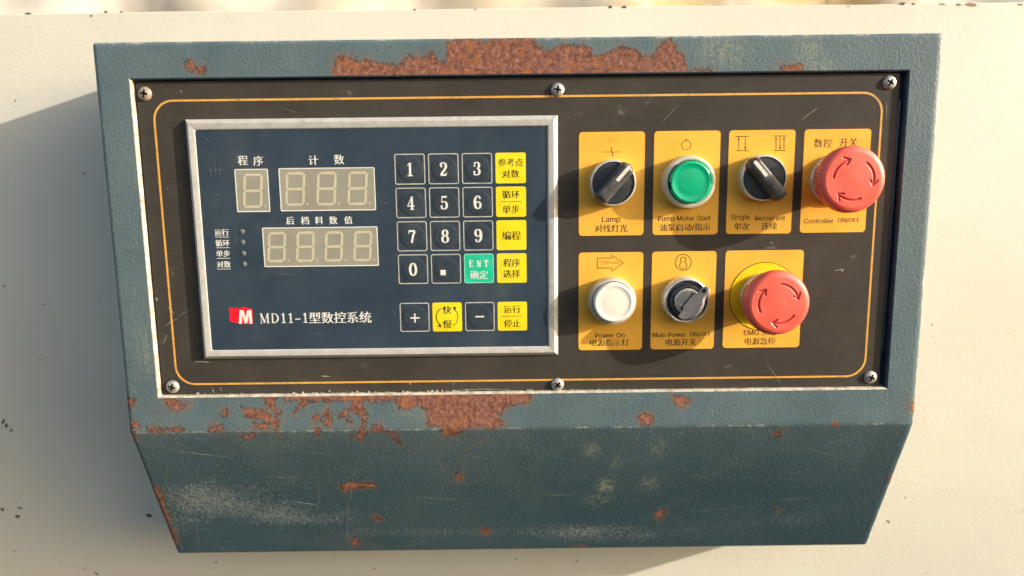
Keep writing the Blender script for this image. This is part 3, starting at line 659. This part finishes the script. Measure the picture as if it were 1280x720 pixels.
def add_screw(px, py, old, rot):
    x, z = at(px, py, PLATE_Y-1.2); o = make_screw(old).build('screw', [MAT['screwold' if old else 'screw'], MAT['slot']], box, smooth=40)
    o.location = (x*MM, PLATE_Y*MM, z*MM); o.rotation_euler = (0, rot, 0)
    if old: o['label'] = 'rusty brown screw'
    return o
for a in ((180, 117, True, .2), (697, 112, False, .15), (1113, 103, False, .55), (215, 484, False, .3), (697, 481, False, .7), (1089, 472, False, .35)): add_screw(*a)

# ------------------------------------------------------------------ name plates on the faceplate
NY = PLATE_Y-.12
def name_plate(x0, x1, z0, z1, label):
    mb = MBX(); mb.slab(rrect(x0-.7, x1+.7, z0-.7, z1+.7, 2.4, 5), PLATE_Y-.05, PLATE_Y+.05, 1); mb.slab(rrect(x0, x1, z0, z1, 2.0, 5), NY, PLATE_Y+.04, 0)
    o = mb.build('name_plate', [MAT['orange'], MAT['cardedge']], box); o['label'] = label; return o
def lettering(parent, items, mats=('ink',)):
    for it in items:
        mb = MBX()
        t, px, py, wpx = it[:4]; x, z = at(px, py, PLATE_Y); w = wpx*.4525
        cjk = ord(t[0]) > 1000; put_text(mb, t, x, z, w, NY-.02, .28 if cjk else .16)
        mb.build('lettering', [MAT[m] for m in mats], parent)
def symbol(parent, strokes, w=.32, mat='ink', fills=()):
    mb = MBX()
    for k, s in enumerate(strokes):
        P = [at(px, py, PLATE_Y) for px, py in s[0]]; mb.ribbon(P, s[2] if len(s) > 2 else w, NY-.02-.003*k, NY+.02, closed=s[1])
    for P in fills: mb.slab([at(px, py, PLATE_Y) for px, py in P], NY-.05, NY+.02)
    return mb.build('symbol', MAT[mat], parent)
def circ(cx, cy, r, n=28): return [(cx+r*math.cos(2*PI*k/n), cy+r*math.sin(2*PI*k/n)) for k in range(n)]
p = name_plate(33.5, 70.5, 2.3, 60.5, 'orange name plate reading Lamp')
lettering(p, [('Lamp', 763.8, 274.9, 23), ('对线灯光', 763.8, 285.3, 41)])
symbol(p, [([(753, 190), (776, 190)], False), ([(764.3, 184), (764.3, 190)], False, .5), ([(765.6, 190), (765.6, 195.5)], False, .5)])
symbol(p, [([(760, 176), (769, 176)], False)]+[([(764.5+6*math.cos(a), 174-5*math.sin(a)), (764.5+9*math.cos(a), 174-7.5*math.sin(a))], False) for a in (0, .6, 1.2, 1.9, 2.5, PI)]+[(circ(764.5, 175, 4), True)], .25, 'faint')
p = name_plate(75.7, 112.9, 2.3, 60.5, 'orange name plate reading Pump Motor Start')
lettering(p, [('Pump Motor Start', 855.2, 273.5, 66), ('油泵启动/指示', 856, 284, 64)]); symbol(p, [(circ(857.8, 181.5, 5.8), True), ([(857.8, 176), (858.5, 173)], False)], .36)
p = name_plate(117.7, 154.9, 2.4, 60.5, 'orange name plate reading Single and Recurrent')
lettering(p, [('Single', 925.3, 272, 24.3), ('Recurrent', 962.6, 272.5, 37.8), ('单次', 927, 283, 19), ('连续', 961.4, 282.6, 19.4)])
def gate(x, y, bars):
    st = [([(x-8, y-9), (x+8, y-9)], False, .42), ([(x-8, y+9), (x+8, y+9)], False, .42)]
    fl = []
    for k, dx in enumerate(bars):
        st.append(([(x+dx, y-8), (x+dx, y+8)], False, .36)); up = k % 2 == 0
        fl.append([(x+dx-1.3, y-4.5), (x+dx+1.3, y-4.5), (x+dx, y-8)] if up else [(x+dx-1.3, y+4.5), (x+dx, y+8), (x+dx+1.3, y+4.5)])
    return st, fl
s1, f1 = gate(927.5, 179.5, (-4, 4)); s2, f2 = gate(975, 179, (-5, 0, 5)); symbol(p, s1+s2, .4, 'ink', f1+f2)
p = name_plate(160.0, 197.4, 2.6, 60.5, 'orange name plate reading Controller ON/OFF')
lettering(p, [('数控', 1028.7, 179, 22.4), ('开关', 1060.6, 178, 22.4), ('Controller', 1023.3, 276.2, 37.3), ('ON/OFF', 1060.8, 275.3, 27.6)])
p = name_plate(33.5, 70.7, -64.9, -7.3, 'orange name plate reading Power On')
lettering(p, [('Power On', 762.4, 419, 37.8), ('电源指示灯', 761.9, 428.2, 50)])
symbol(p, [([(746.5, 322.5), (765, 322.5), (765, 319), (779, 328.5), (765, 338.8), (765, 335), (746.5, 335)], True)], .42)
symbol(p, [([(750, 327), (774, 329)], False, .9), ([(751, 331), (772, 327)], False, .5)], .8, 'faint')
p = name_plate(75.7, 112.8, -64.9, -7.3, 'orange name plate reading Main Power ON/OFF')
lettering(p, [('Main Power', 836.5, 418.3, 43.2), ('ON/OFF', 875.3, 417.8, 27), ('电源开关', 851.2, 427.7, 39)])
kh = [(854+3.2*math.cos(a), 324.5-3.2*math.sin(a)) for a in np.linspace(-.9, PI+.9, 14)]+[(854+4.6*math.cos(a), 332-4.2*math.sin(a)) for a in np.linspace(PI-.7, 2*PI+.7, 14)]
symbol(p, [(circ(854, 328, 10, 36), True), (kh, True)], .42)
p = name_plate(118.0, 163.0, -64.6, -7.2, 'orange name plate with a yellow disc, reading EMG Stop')
lettering(p, [('EMG Stop', 950, 416.5, 42), ('电源急停', 950, 426.4, 39.4)])

# ------------------------------------------------------------------ digital controller
dc = thing('digital_controller', 'navy keypad and display unit in a silver frame on the black faceplate', 'controller', loc=(0, 0, 0))
FY = -.1
def frame_part():
    # mitred aluminium frame: section (inset from the outer edge, y)
    x0, x1, z0, z1 = -186.0, 21.5, -67.4, 69.8
    sec = [(0, PLATE_Y), (0.0, 2.0), (1.9, FY-.25), (2.2, FY-.42), (5.2, FY-.30), (5.6, FY-.12), (5.8, FY+.7)]
    mb = MBX(); C = [(x0, z1, 1, -1), (x1, z1, -1, -1), (x1, z0, -1, 1), (x0, z0, 1, 1)]
    for k in range(4):
        a, b = C[k], C[(k+1) % 4]; V = []
        for d, y in sec:
            V += [(a[0]+a[2]*d, y, a[1]+a[3]*d), (b[0]+b[2]*d, y, b[1]+b[3]*d)]
        mb.add(V, [(2*l, 2*l+1, 2*l+3, 2*l+2)[::-1] for l in range(len(sec)-1)])
    return mb.build('aluminium_frame', MAT['alu'], dc, smooth=30)
frame_part()
KY = FY+.25        # membrane surface
mb = MBX(); mb.slab(rrect(-180.5, 15.6, -61.9, 64.2, 1.6, 4), KY, PLATE_Y+.1); mem = mb.build('membrane', MAT['membrane'], dc)
mb = MBX(); P = rrect(-180.35, 15.45, -61.75, 64.05, 1.6, 4); mb.ribbon(P, .22, KY-.03, KY+.05, closed=True); mb.build('membrane_outline', MAT['keyline'], mem)
def win(x0, x1, z0, z1, digs, dh, dw, label):
    mb = MBX(); mb.slab(rrect(x0, x1, z0, z1, .3, 2), KY-.05, KY+.05, 0); mb.ribbon(rrect(x0+.1, x1-.1, z0+.1, z1-.1, .4, 2), .55, KY-.09, KY, 1, closed=True)
    w = mb.build('display_window', [MAT['window'], MAT['white']], dc); w['label'] = label
    sh = .085
    for cx, cz in digs:
        d = MBX(); t = 1.45; g = .18
        def P(x, z): return (cx+x+sh*z, cz+z)
        hw, hh = dw/2-t/2, dh/2-t/2
        def hseg(z): d.slab([P(-hw+g+t*.35, z+t/2), P(hw-g-t*.35, z+t/2), P(hw-g, z), P(hw-g-t*.35, z-t/2), P(-hw+g+t*.35, z-t/2), P(-hw+g, z)], KY-.11, KY-.06)
        def vseg(x, z0, z1): d.slab([P(x-t/2, z0+g+t*.35), P(x, z0+g), P(x+t/2, z0+g+t*.35), P(x+t/2, z1-g-t*.35), P(x, z1-g), P(x-t/2, z1-g-t*.35)], KY-.11, KY-.06)
        for z in (-hh, 0, hh): hseg(z)
        for x in (-hw, hw): vseg(x, -hh, 0); vseg(x, 0, hh)
        cx2, cz2 = P(dw/2+1.7, -dh/2+.9); d.slab([(cx2+.75*math.cos(k*PI/6), cz2+.75*math.sin(k*PI/6)) for k in range(12)], KY-.11, KY-.06, 1)
        d.build('digit', [MAT['segment'], MAT['led2']], w)
MAT['led2'] = plain('grey_decimal_point', (.38, .37, .29), None, .4, bump=0)
win(-159.8, -141.4, 18.4, 42.1, [(-150.4, 30.1)], 19.2, 10.9, 'single digit display window')
win(-135.1, -81.6, 18.6, 42.3, [(-126.5, 30.8), (-108.9, 30.8), (-91.4, 30.8)], 18.8, 11.0, 'three digit display window')
win(-146.4, -81.3, -13.1, 9.1, [(-138.9, -1.9), (-122.6, -1.9), (-106.4, -1.9), (-89.9, -1.9)], 17.4, 10.4, 'four digit display window')
for px, py in ((302.5, 289.5), (303.2, 303), (304.2, 316.8), (305.2, 330.2)):
    x, z = at(px, py, 0); m_ = MBX(); m_.lathe([(1.45, KY+.02), (1.4, KY-.1), (1.1, KY-.22), (.5, KY-.3), (.001, KY-.32)], (x, z), 20); m_.build('indicator_lamp', MAT['led'], dc, smooth=60)
LY = KY-.03
for t, px, py, s in [('程', 303.3, 200.5, 12), ('序', 322.6, 201, 11.6), ('计', 391.6, 200.3, 11.6), ('数', 423.7, 199.3, 12), ('后', 362.6, 275.8, 9.6), ('档', 381, 275.7, 9.8), ('料', 398.7, 275.5, 9.8), ('数', 416.6, 275.4, 9.8), ('值', 435.3, 275.2, 9.8),
                     ('运行', 277, 290.5, 17.4), ('循环', 278, 303.8, 17.2), ('单步', 278.8, 317, 17), ('对数', 279.6, 330.5, 17)]:
    mb = MBX(); x, z = at(px, py, 0); put_text(mb, t, x, z, s*.452, LY, .34)
    if len(t) == 2: mb.ribbon([(x-3.9, z-2.7), (x+3.9, z-2.7)], .28, LY, LY+.02)
    mb.build('lettering', MAT['white'], dc)
mb = MBX()
x0, zb = at(325.2, 404.3, 0)
x = x0
for ch in 'MD11-1': x += put_serif(mb, ch, x, zb, 6.0, LY, wk=1.1, bw=.85)+.32
x1 = at(464, 404, 0)[0]; put_text(mb, '型数控系统', (x+x1)/2+.1, zb+2.9, x1-x-.2, LY, .42)
mb.build('lettering', MAT['white'], dc)
# logo: red folded page with a white M
lg = MBX(); Lp = [(286, 384.5), (299, 385.5), (299, 404.5), (287.5, 402)]; Lp2 = [(299, 385.5), (304, 383.5), (315.5, 386.5), (316, 405), (299, 404.8)]
for P in (Lp, Lp2): lg.slab([at(a, b, 0) for a, b in P], LY, LY+.04)
lo = lg.build('logo', MAT['red'], dc)
lm = MBX(); xa, za = at(298.5, 404.8, 0); lm.slab([(xa+a*8.0, za+b*8.0) for a, b in [(0, 0), (.12, 1), (.40, 1), (.52, .45), (.66, 1), (.96, 1), (.98, 0), (.76, 0), (.76, .68), (.60, .05), (.42, .05), (.27, .68), (.21, 0)]], LY-.05, LY)
lm.build('logo_letter', MAT['white'], lo)
# keys
KX = (-61.6, -42.75, -23.9, -5.05); KZ = (41.1, 22.3, 3.4, -15.5); KB = -43.6; KS = 17.0
def key(x, z, face, legend, label, fr):
    h = KS/2; mb = MBX(); mb.slab(rrect(x-h, x+h, z-h, z+h, 1.1, 4), KY-.08, KY+.05, 0)
    cy = KY-.085; R = 7.3
    dh = .20 if face == 'keydark' else .05
    mb.lathe([(R+.05, cy+.01), (R-.5, cy-dh*.55), (R-1.1, cy-dh*.85), (R-2.2, cy-dh), (R-5, cy-dh-.02), (.01, cy-dh-.02)], (x+fr, z-.2), 48, 0)
    k = mb.build('key', MAT[face], dc, smooth=60); k['label'] = label
    lb = MBX()
    if face == 'keydark': lb.ribbon(rrect(x-h+.25, x+h-.25, z-h+.25, z+h-.25, 1.0, 4), .55, KY-.12, KY, 1, closed=True)
    TY = cy-dh-.05
    if face == 'keygreen':
        lb.ribbon(rrect(x-h+.25, x+h-.25, z-h+.25, z+h-.25, 1.0, 4), .4, KY-.12, KY, 2, closed=True)
        xx = x-5.6
        for ch in 'ENT': put_serif(lb, ch, xx, z+.8, 4.0, TY, 0, 1.0, 1.35); xx += 4.3
        put_text(lb, '确定', x, z-3.7, 10.2, TY, .25)
    elif face == 'keyyellow':
        if legend == 'arrows':
            put_text(lb, '快', x, z+4.2, 4.8, TY, .28); put_text(lb, '慢', x, z-4.2, 4.9, TY, .28)
            lb.ribbon(arc(x, z, 6.3, 6.0, 120, 232, 14), .38, TY, TY+.02); lb.ribbon(arc(x, z, 6.3, 6.0, -60, 52, 14), .38, TY, TY+.02)
            lb.add([(x-3.3, TY, z-6.1), (x-4.4, TY, z-3.6), (x-5.4, TY, z-5.6)], [(0, 1, 2)]); lb.add([(x+3.3, TY, z+6.1), (x+4.4, TY, z+3.6), (x+5.4, TY, z+5.6)], [(0, 1, 2)])
        elif len(legend) == 1: put_text(lb, legend[0], x, z-.2, 10.4, TY, .28)
        else:
            a, b, bar = legend
            put_text(lb, a, x, z+(4.1 if bar else 3.1), 4.6*len(a)+.3*(len(a)==2), TY, .26); put_text(lb, b, x, z-(4.2 if bar else 3.2), 9.4, TY, .26)
            if bar: lb.ribbon([(x-6, z), (x+6, z)], .28, TY, TY+.02)
    elif legend == '.': lb.slab([(x-3.2, z-3.6), (x-.2, z-3.6), (x-.2, z-.6), (x-3.2, z-.6)], TY, TY+.03)
    elif legend == '+': lb.ribbon([(x-2.6, z-.3), (x+2.8, z-.3)], .8, TY, TY+.02); lb.ribbon([(x+.1, z-3.0), (x+.1, z+2.4)], .8, TY-.01, TY+.02)
    elif legend == '-': lb.ribbon([(x-2.6, z), (x+2.6, z)], .8, TY, TY+.02)
    else: put_serif(lb, legend, x-2.3, z-3.9, 7.6, TY, 0, 1.0, 1.0)
    lb.build('legend', [MAT['ink'] if face == 'keyyellow' else MAT['white'], MAT['keyline'], MAT['keygreenline']], k)
MAT['keygreenline'] = plain('pale_green_outline', (.25, .62, .45), None, .45, bump=0)
for r, row in enumerate((('1', '2', '3'), ('4', '5', '6'), ('7', '8', '9'), ('0', '.'))):
    for c, ch in enumerate(row): key(KX[c], KZ[r], 'keydark', ch, 'dark key with the ' + ('decimal point' if ch == '.' else 'digit ' + ch), .3)
key(KX[2], KZ[3], 'keygreen', 'ENT', 'green key reading ENT', 0)
key(KX[3], KZ[0], 'keyyellow', ('参考点', '对数', False), 'yellow key with five black characters', 0)
key(KX[3], KZ[1], 'keyyellow', ('循环', '单步', True), 'yellow key with a black line between two words, second from the top', 0)
key(KX[3], KZ[2], 'keyyellow', ('编程',), 'yellow key with one black word', 0)
key(KX[3], KZ[3], 'keyyellow', ('程序', '选择', False), 'yellow key beside the green key', 0)
key(KX[0], KB, 'keydark', '+', 'dark key with a plus sign', 0); key(KX[1], KB, 'keyyellow', 'arrows', 'yellow key with two curved arrows', 0)
key(KX[2], KB, 'keydark', '-', 'dark key with a minus sign', 0); key(KX[3], KB, 'keyyellow', ('运行', '停止', True), 'yellow key at the lower right corner of the keypad', 0)
# smears on the membrane
mb = MBX()
for k, (a, b, w) in enumerate([((262, 205), (264, 222), .5), ((268, 202), (269, 220), .4), ((274, 206), (275, 224), .5), ((260, 214), (282, 212), .35), ((254, 170), (262, 178), .4), ((348, 343), (368, 343.5), .35), ((482, 252), (484, 255), .5), ((278, 238+5), (264, 243), .3), ((293, 293), (296, 305), .35), ((385, 417), (405, 418), .25), ((491, 388), (495, 393), .35), ((562, 397), (564, 400), .6)]):
    scratch(mb, at(*a, 0), at(*b, 0), w, KY-.02, k+50)
mb.build('scuff_marks', MAT['smear'], mem, kind='stuff')

# ------------------------------------------------------------------ switches and buttons
def bez(mb, c, R, h, rin, m=0, lip=.7):       # metal bezel ring, height h above the faceplate
    y = PLATE_Y-h
    mb.lathe([(R+.0, PLATE_Y+.1), (R, PLATE_Y-1.0), (R-.15, y+1.1), (R-.5, y+.35), (R-lip-.3, y), (rin+.5, y+.05), (rin+.1, y+.35), (rin, y+1.2), (rin-.1, PLATE_Y)], c, 72, m)
def selector(c, ang, label, name, tail=13.3):
    t = thing(name, label, 'selector switch', loc=(c[0], PLATE_Y, c[1]))
    mb = MBX(); bez(mb, (0, 0), 13.0, 7.6, 11.9, lip=.9); b = mb.build('bezel', MAT['chrome'], t, smooth=40); b.location = (0, -PLATE_Y*MM, 0)
    mb = MBX(); yf = PLATE_Y-7.0
    mb.lathe([(11.75, PLATE_Y), (11.7, yf+.3), (11.3, yf), (10.8, yf-.05), (.01, yf-.1)], (0, 0), 72); d = mb.build('dial', MAT['blackplastic'], t, smooth=50); d.location = (0, -PLATE_Y*MM, 0)
    # grip bar: long rounded ridge, pointer end slightly proud of the bezel
    mb = MBX(); L0, L1 = -tail, 13.6; secs = []; N = 26
    for k in range(N+1):
        u = L0+(L1-L0)*k/N; e = min((u-L0)/3.2, (L1-u)/3.2, 1.0); e = math.sqrt(max(0, 1-(1-e)**2)); wb = 4.6*max(e, .12); wt_ = 2.9*max(e, .12); top = yf-6.6*max(e, .30)-(.6*(u-L0)/(L1-L0))
        secs.append([(-wb, yf+.5), (-wb, yf-.6), (-wt_-.35, top+.9), (-wt_+.1, top+.25), (-wt_+.7*e, top), (wt_-.7*e, top), (wt_-.1, top+.25), (wt_+.35, top+.9), (wb, yf-.6), (wb, yf+.5)])
    ca, sa = math.cos(ang), math.sin(ang); V = []
    for k, s_ in enumerate(secs):
        u = L0+(L1-L0)*k/N
        for (v, y) in s_: V.append((u*ca-v*sa, y-PLATE_Y, u*sa+v*ca))
    m = len(secs[0]); F = [(k*m+i, k*m+i+1, (k+1)*m+i+1, (k+1)*m+i) for k in range(N) for i in range(m-1)]+[tuple(range(m)), tuple((N*m+i) for i in range(m))[::-1]]
    g = mesh_obj('grip', V, F, MAT['greyplastic'], t, smooth=40); fix_normals(g)
    # pale pointer stripe let into the ridge
    pb = MBX(); a, b = 1.6, 12.6; P = []
    yt = lambda u: yf-6.6-.6*(u-L0)/(L1-L0)-PLATE_Y
    V = []
    for side in (0, 1):
        for (u, v) in [(a, -.95), (b-.8, -.95), (b, 0), (b-.8, .95), (a, .95)]:
            V.append((u*ca-v*sa, yt(min(u, 10))-(.22 if side == 0 else -.3), u*sa+v*ca))
    pb.add(V, [(0, 1, 2, 3, 4)]+[(i, 5+i, 5+(i+1) % 5, (i+1) % 5) for i in range(5)]); q = pb.build('pointer', MAT['pointer'], g); fix_normals(q)
    return t
selector((52.0, 32.2), math.radians(49), 'black selector knob with its pale pointer turned up to the right, above the word Lamp', 'selector_switch')
selector((136.0, 34.0), math.radians(131), 'black selector knob with its pale pointer turned up to the left, above Single and Recurrent', 'selector_switch', 15.2)
def push(c, R, h, rl, hl, mat, name, label, cat, notches=False):
    t = thing(name, label, cat, loc=(c[0], PLATE_Y, c[1])); mb = MBX()
    bez(mb, (0, 0), R, h, rl+.35, lip=1.4); b = mb.build('bezel', MAT['bezel'], t, smooth=40); b.location = (0, -PLATE_Y*MM, 0)
    mb = MBX(); y = PLATE_Y-hl
    def rf(r, yy, th):
        if notches and r > rl-.6 and (abs(math.sin(th/2-.1)) < .10 or abs(math.sin(th/2-PI/2-.1)) < .08): return r-.9
        return r
    mb.lathe([(rl, PLATE_Y), (rl, y+.9), (rl-.25, y+.35), (rl-.9, y), (rl-1.6, y-.05), (rl-1.9, y+.12), (rl*.6, y-.12), (rl*.3, y-.2), (.01, y-.22)], (0, 0), 96, 0, rf)
    l = mb.build('lens', mat, t, smooth=40); l.location = (0, -PLATE_Y*MM, 0); return t
push((94.6, 32.2), 14.8, 7.5, 11.7, 9.9, MAT['green'], 'push_button', 'round green lit-type push button above the words Pump Motor Start', 'push button', True)
push((52.4, -34.9), 13.6, 8.0, 11.4, 11.2, MAT['ivory'], 'indicator_light', 'round ivory white power indicator light in a pale metal bezel', 'indicator light')
# key switch and its key
kc = (94.5, -34.9); t = thing('key_switch', 'chrome ringed key lock switch above the words Main Power ON/OFF', 'key switch', loc=(kc[0], PLATE_Y, kc[1]))
mb = MBX(); bez(mb, (0, 0), 13.4, 8.0, 11.6, lip=.9); b = mb.build('bezel', MAT['chrome'], t, smooth=40); b.location = (0, -PLATE_Y*MM, 0)
mb = MBX(); y = PLATE_Y-6.6; mb.lathe([(11.4, PLATE_Y), (11.3, y+.2), (10.9, y), (9.6, y+.1), (9.3, y-1.6), (8.9, y-2.0), (8.0, y-2.0), (7.7, y-1.4), (7.6, y)], (0, 0), 72); b = mb.build('inner_ring', MAT['blackplastic'], t, smooth=35); b.location = (0, -PLATE_Y*MM, 0)
mb = MBX(); mb.lathe([(7.4, PLATE_Y), (7.4, y-2.5), (7.0, y-2.9), (5.9, y-2.95), (5.7, y-2.6), (5.4, y-2.6), (5.2, y-3.05), (.01, y-3.1)], (0, 0), 64); b = mb.build('lock_cylinder', MAT['steel'], t, smooth=35); b.location = (0, -PLATE_Y*MM, 0)
ka = math.radians(53); ca, sa = math.cos(ka), math.sin(ka)
mb = MBX(); mb.slab([(u*ca-v*sa, u*sa+v*ca) for u, v in ((-5.5, -.9), (5.5, -.9), (5.5, .9), (-5.5, .9))], y-3.14, y-3.0); b = mb.build('keyway', MAT['hole'], t); b.location = (0, -PLATE_Y*MM, 0)
def make_key():
    k = thing('key', 'small nickel key with a round holed bow, inserted in the main power lock', 'key', loc=(kc[0], PLATE_Y+y-PLATE_Y-3.0+0, kc[1]))
    # bow outline in (u along the slot, p out of the panel)
    out = [(-4.2, .3), (-4.6, 1.6)]+[(-1.0+9.0*math.cos(a), 3.8+7.4*math.sin(a)) for a in np.linspace(math.radians(196), math.radians(38), 22)]+[(10.2+2.9*math.cos(a), 5.2+2.9*math.sin(a)) for a in np.linspace(math.radians(120), math.radians(-110), 14)]+[(6.8, 2.0), (4.2, .3)]
    mb = MBX(); th = .95
    tmp = MBX(); tmp.slab(out, -th, th, 0, .35)
    # slab gives (u, y, p): turn it so p points out of the panel
    tilt = math.radians(34)
    V = []
    for (u, yy, pz) in tmp.V:
        v = yy*math.cos(tilt)+pz*math.sin(tilt)*1.0; p2 = pz*math.cos(tilt)-yy*math.sin(tilt)
        V.append((u*ca+v*sa, -p2, u*sa-v*ca))
    o = mesh_obj('bow', V, tmp.F, MAT['bow'], k, smooth=35); fix_normals(o)
    # ring hole rim, both faces
    for sgn in (-1, 1):
        r = MBX(); ring = [(10.2+1.4*math.cos(a), 5.2+1.4*math.sin(a)) for a in np.linspace(0, 2*PI, 20, endpoint=False)]
        tmp = MBX(); tmp.slab(ring, sgn*(th+.02)-.01, sgn*(th+.02)+.01)
        V = [(u*ca+(yy*math.cos(tilt)+pz*math.sin(tilt))*sa, -(pz*math.cos(tilt)-yy*math.sin(tilt)), u*sa-(yy*math.cos(tilt)+pz*math.sin(tilt))*ca) for (u, yy, pz) in tmp.V]
        q = mesh_obj('ring_hole', V, tmp.F, MAT['hole'], k)
    return k
make_key()
# emergency stops
def estop(c, name, label, phase, disc, group):
    t = thing(name, label, 'emergency stop button', group, loc=(c[0], PLATE_Y, c[1]))
    o_ = (0, -PLATE_Y*MM, 0)
    if disc:
        mb = MBX(); n = 72; mb.slab([(20.3*math.cos(2*PI*k/n), 20.3*math.sin(2*PI*k/n)) for k in range(n)], NY-.1, NY+.01, 1); mb.slab([(19.9*math.cos(2*PI*k/n), 19.9*math.sin(2*PI*k/n)) for k in range(n)], NY-.16, NY, 0)
        b = mb.build('yellow_disc', [MAT['discyellow'], MAT['ink']], t); b.location = o_
    mb = MBX(); mb.lathe([(14.2, PLATE_Y), (14.2, PLATE_Y-2.0), (13.7, PLATE_Y-2.6), (11.5, PLATE_Y-2.8), (11.2, PLATE_Y-3.5)], (0, 0), 64); b = mb.build('bezel', MAT['bezel'], t, smooth=40); b.location = o_
    mb = MBX(); mb.lathe([(10.6, PLATE_Y), (10.6, PLATE_Y-12.6), (12.2, PLATE_Y-15.0)], (0, 0), 64); b = mb.build('stem', MAT['cap'], t, smooth=40); b.location = o_
    # cap: knurled flank, rounded shoulder, face with three sunk arrows
    yf = PLATE_Y-23.6; R = 17.9; NS = 288
    flank = [(12.0, yf+8.9), (R-2, yf+9.1), (R-.8, yf+8.7), (R-.3, yf+7.9), (R, yf+6.0), (R+.02, yf+4.6), (R-.1, yf+3.0), (R-.35, yf+1.9), (R-.95, yf+1.0), (R-1.9, yf+.45), (R-3.2, yf+.15)]
    def rf(r, yy, th): return r+(.22*math.cos(th*56) if yf+3.4 < yy < yf+8.2 else 0)
    mb = MBX(); mb.lathe(flank, (0, 0), NS*2, 0, rf)
    r0 = R-3.2; radii = list(np.linspace(r0, 0.01, 56)); V = []; cols = []
    arrows = []
    for k in range(3):
        a0 = phase+k*2*PI/3; arrows.append(a0)
    def depth(r, th):
        d = 9.0
        for a0 in arrows:                       # clockwise arrow from a0 turning by -75 degrees
            rel = (a0-th) % (2*PI); span = math.radians(72)
            if rel > PI*1.5: rel -= 2*PI
            # shaft at radius 11.3
            if 0 <= rel <= span: d = min(d, abs(r-10.9)-.50)
            # two barbs at the end
            x, z = r*math.cos(th), r*math.sin(th); ae = a0-span; ex, ez = 10.9*math.cos(ae), 10.9*math.sin(ae)
            for rad2, back in ((13.0, .25), (8.9, .25)):
                bx, bz = rad2*math.cos(ae+back), rad2*math.sin(ae+back); vx, vz = bx-ex, bz-ez; q = max(0, min(1, ((x-ex)*vx+(z-ez)*vz)/(vx*vx+vz*vz))); d = min(d, math.hypot(x-ex-q*vx, z-ez-q*vz)-.45)
        return d
    F = []; fm = []; D = []
    for l, r in enumerate(radii):
        for k in range(NS):
            th = 2*PI*k/NS; d = depth(r, th) if r > 7 else 9; g = .55*max(0, min(1, (.18-d)/.36)); D.append(d)
            base = yf+.15+.30*min(1, max(0, (r0-r)/1.0))*0-.25*(1-(r/r0)**2)
            V.append((r*math.cos(th), base+g, r*math.sin(th)))
    for l in range(len(radii)-1):
        for k in range(NS):
            j = (k+1) % NS; f = (l*NS+k, l*NS+NS+k, l*NS+NS+j, l*NS+j); F.append(f); fm.append(1 if max(D[i] for i in f) < .1 else 0)
    b = len(mb.V); mb.V += V; mb.F += [tuple(b+i for i in f) for f in F]; mb.M += fm
    cp = mb.build('cap', [MAT['cap'], MAT['engrave']], t, smooth=50); cp.location = o_
    return t
estop((178.3, 32.8), 'emergency_stop_button', 'red mushroom button over the orange plate marked Controller', math.radians(175), False, 'red mushroom buttons')
estop((141.2, -34.3), 'emergency_stop_button', 'red mushroom button standing on a yellow disc', math.radians(205), True, 'red mushroom buttons')
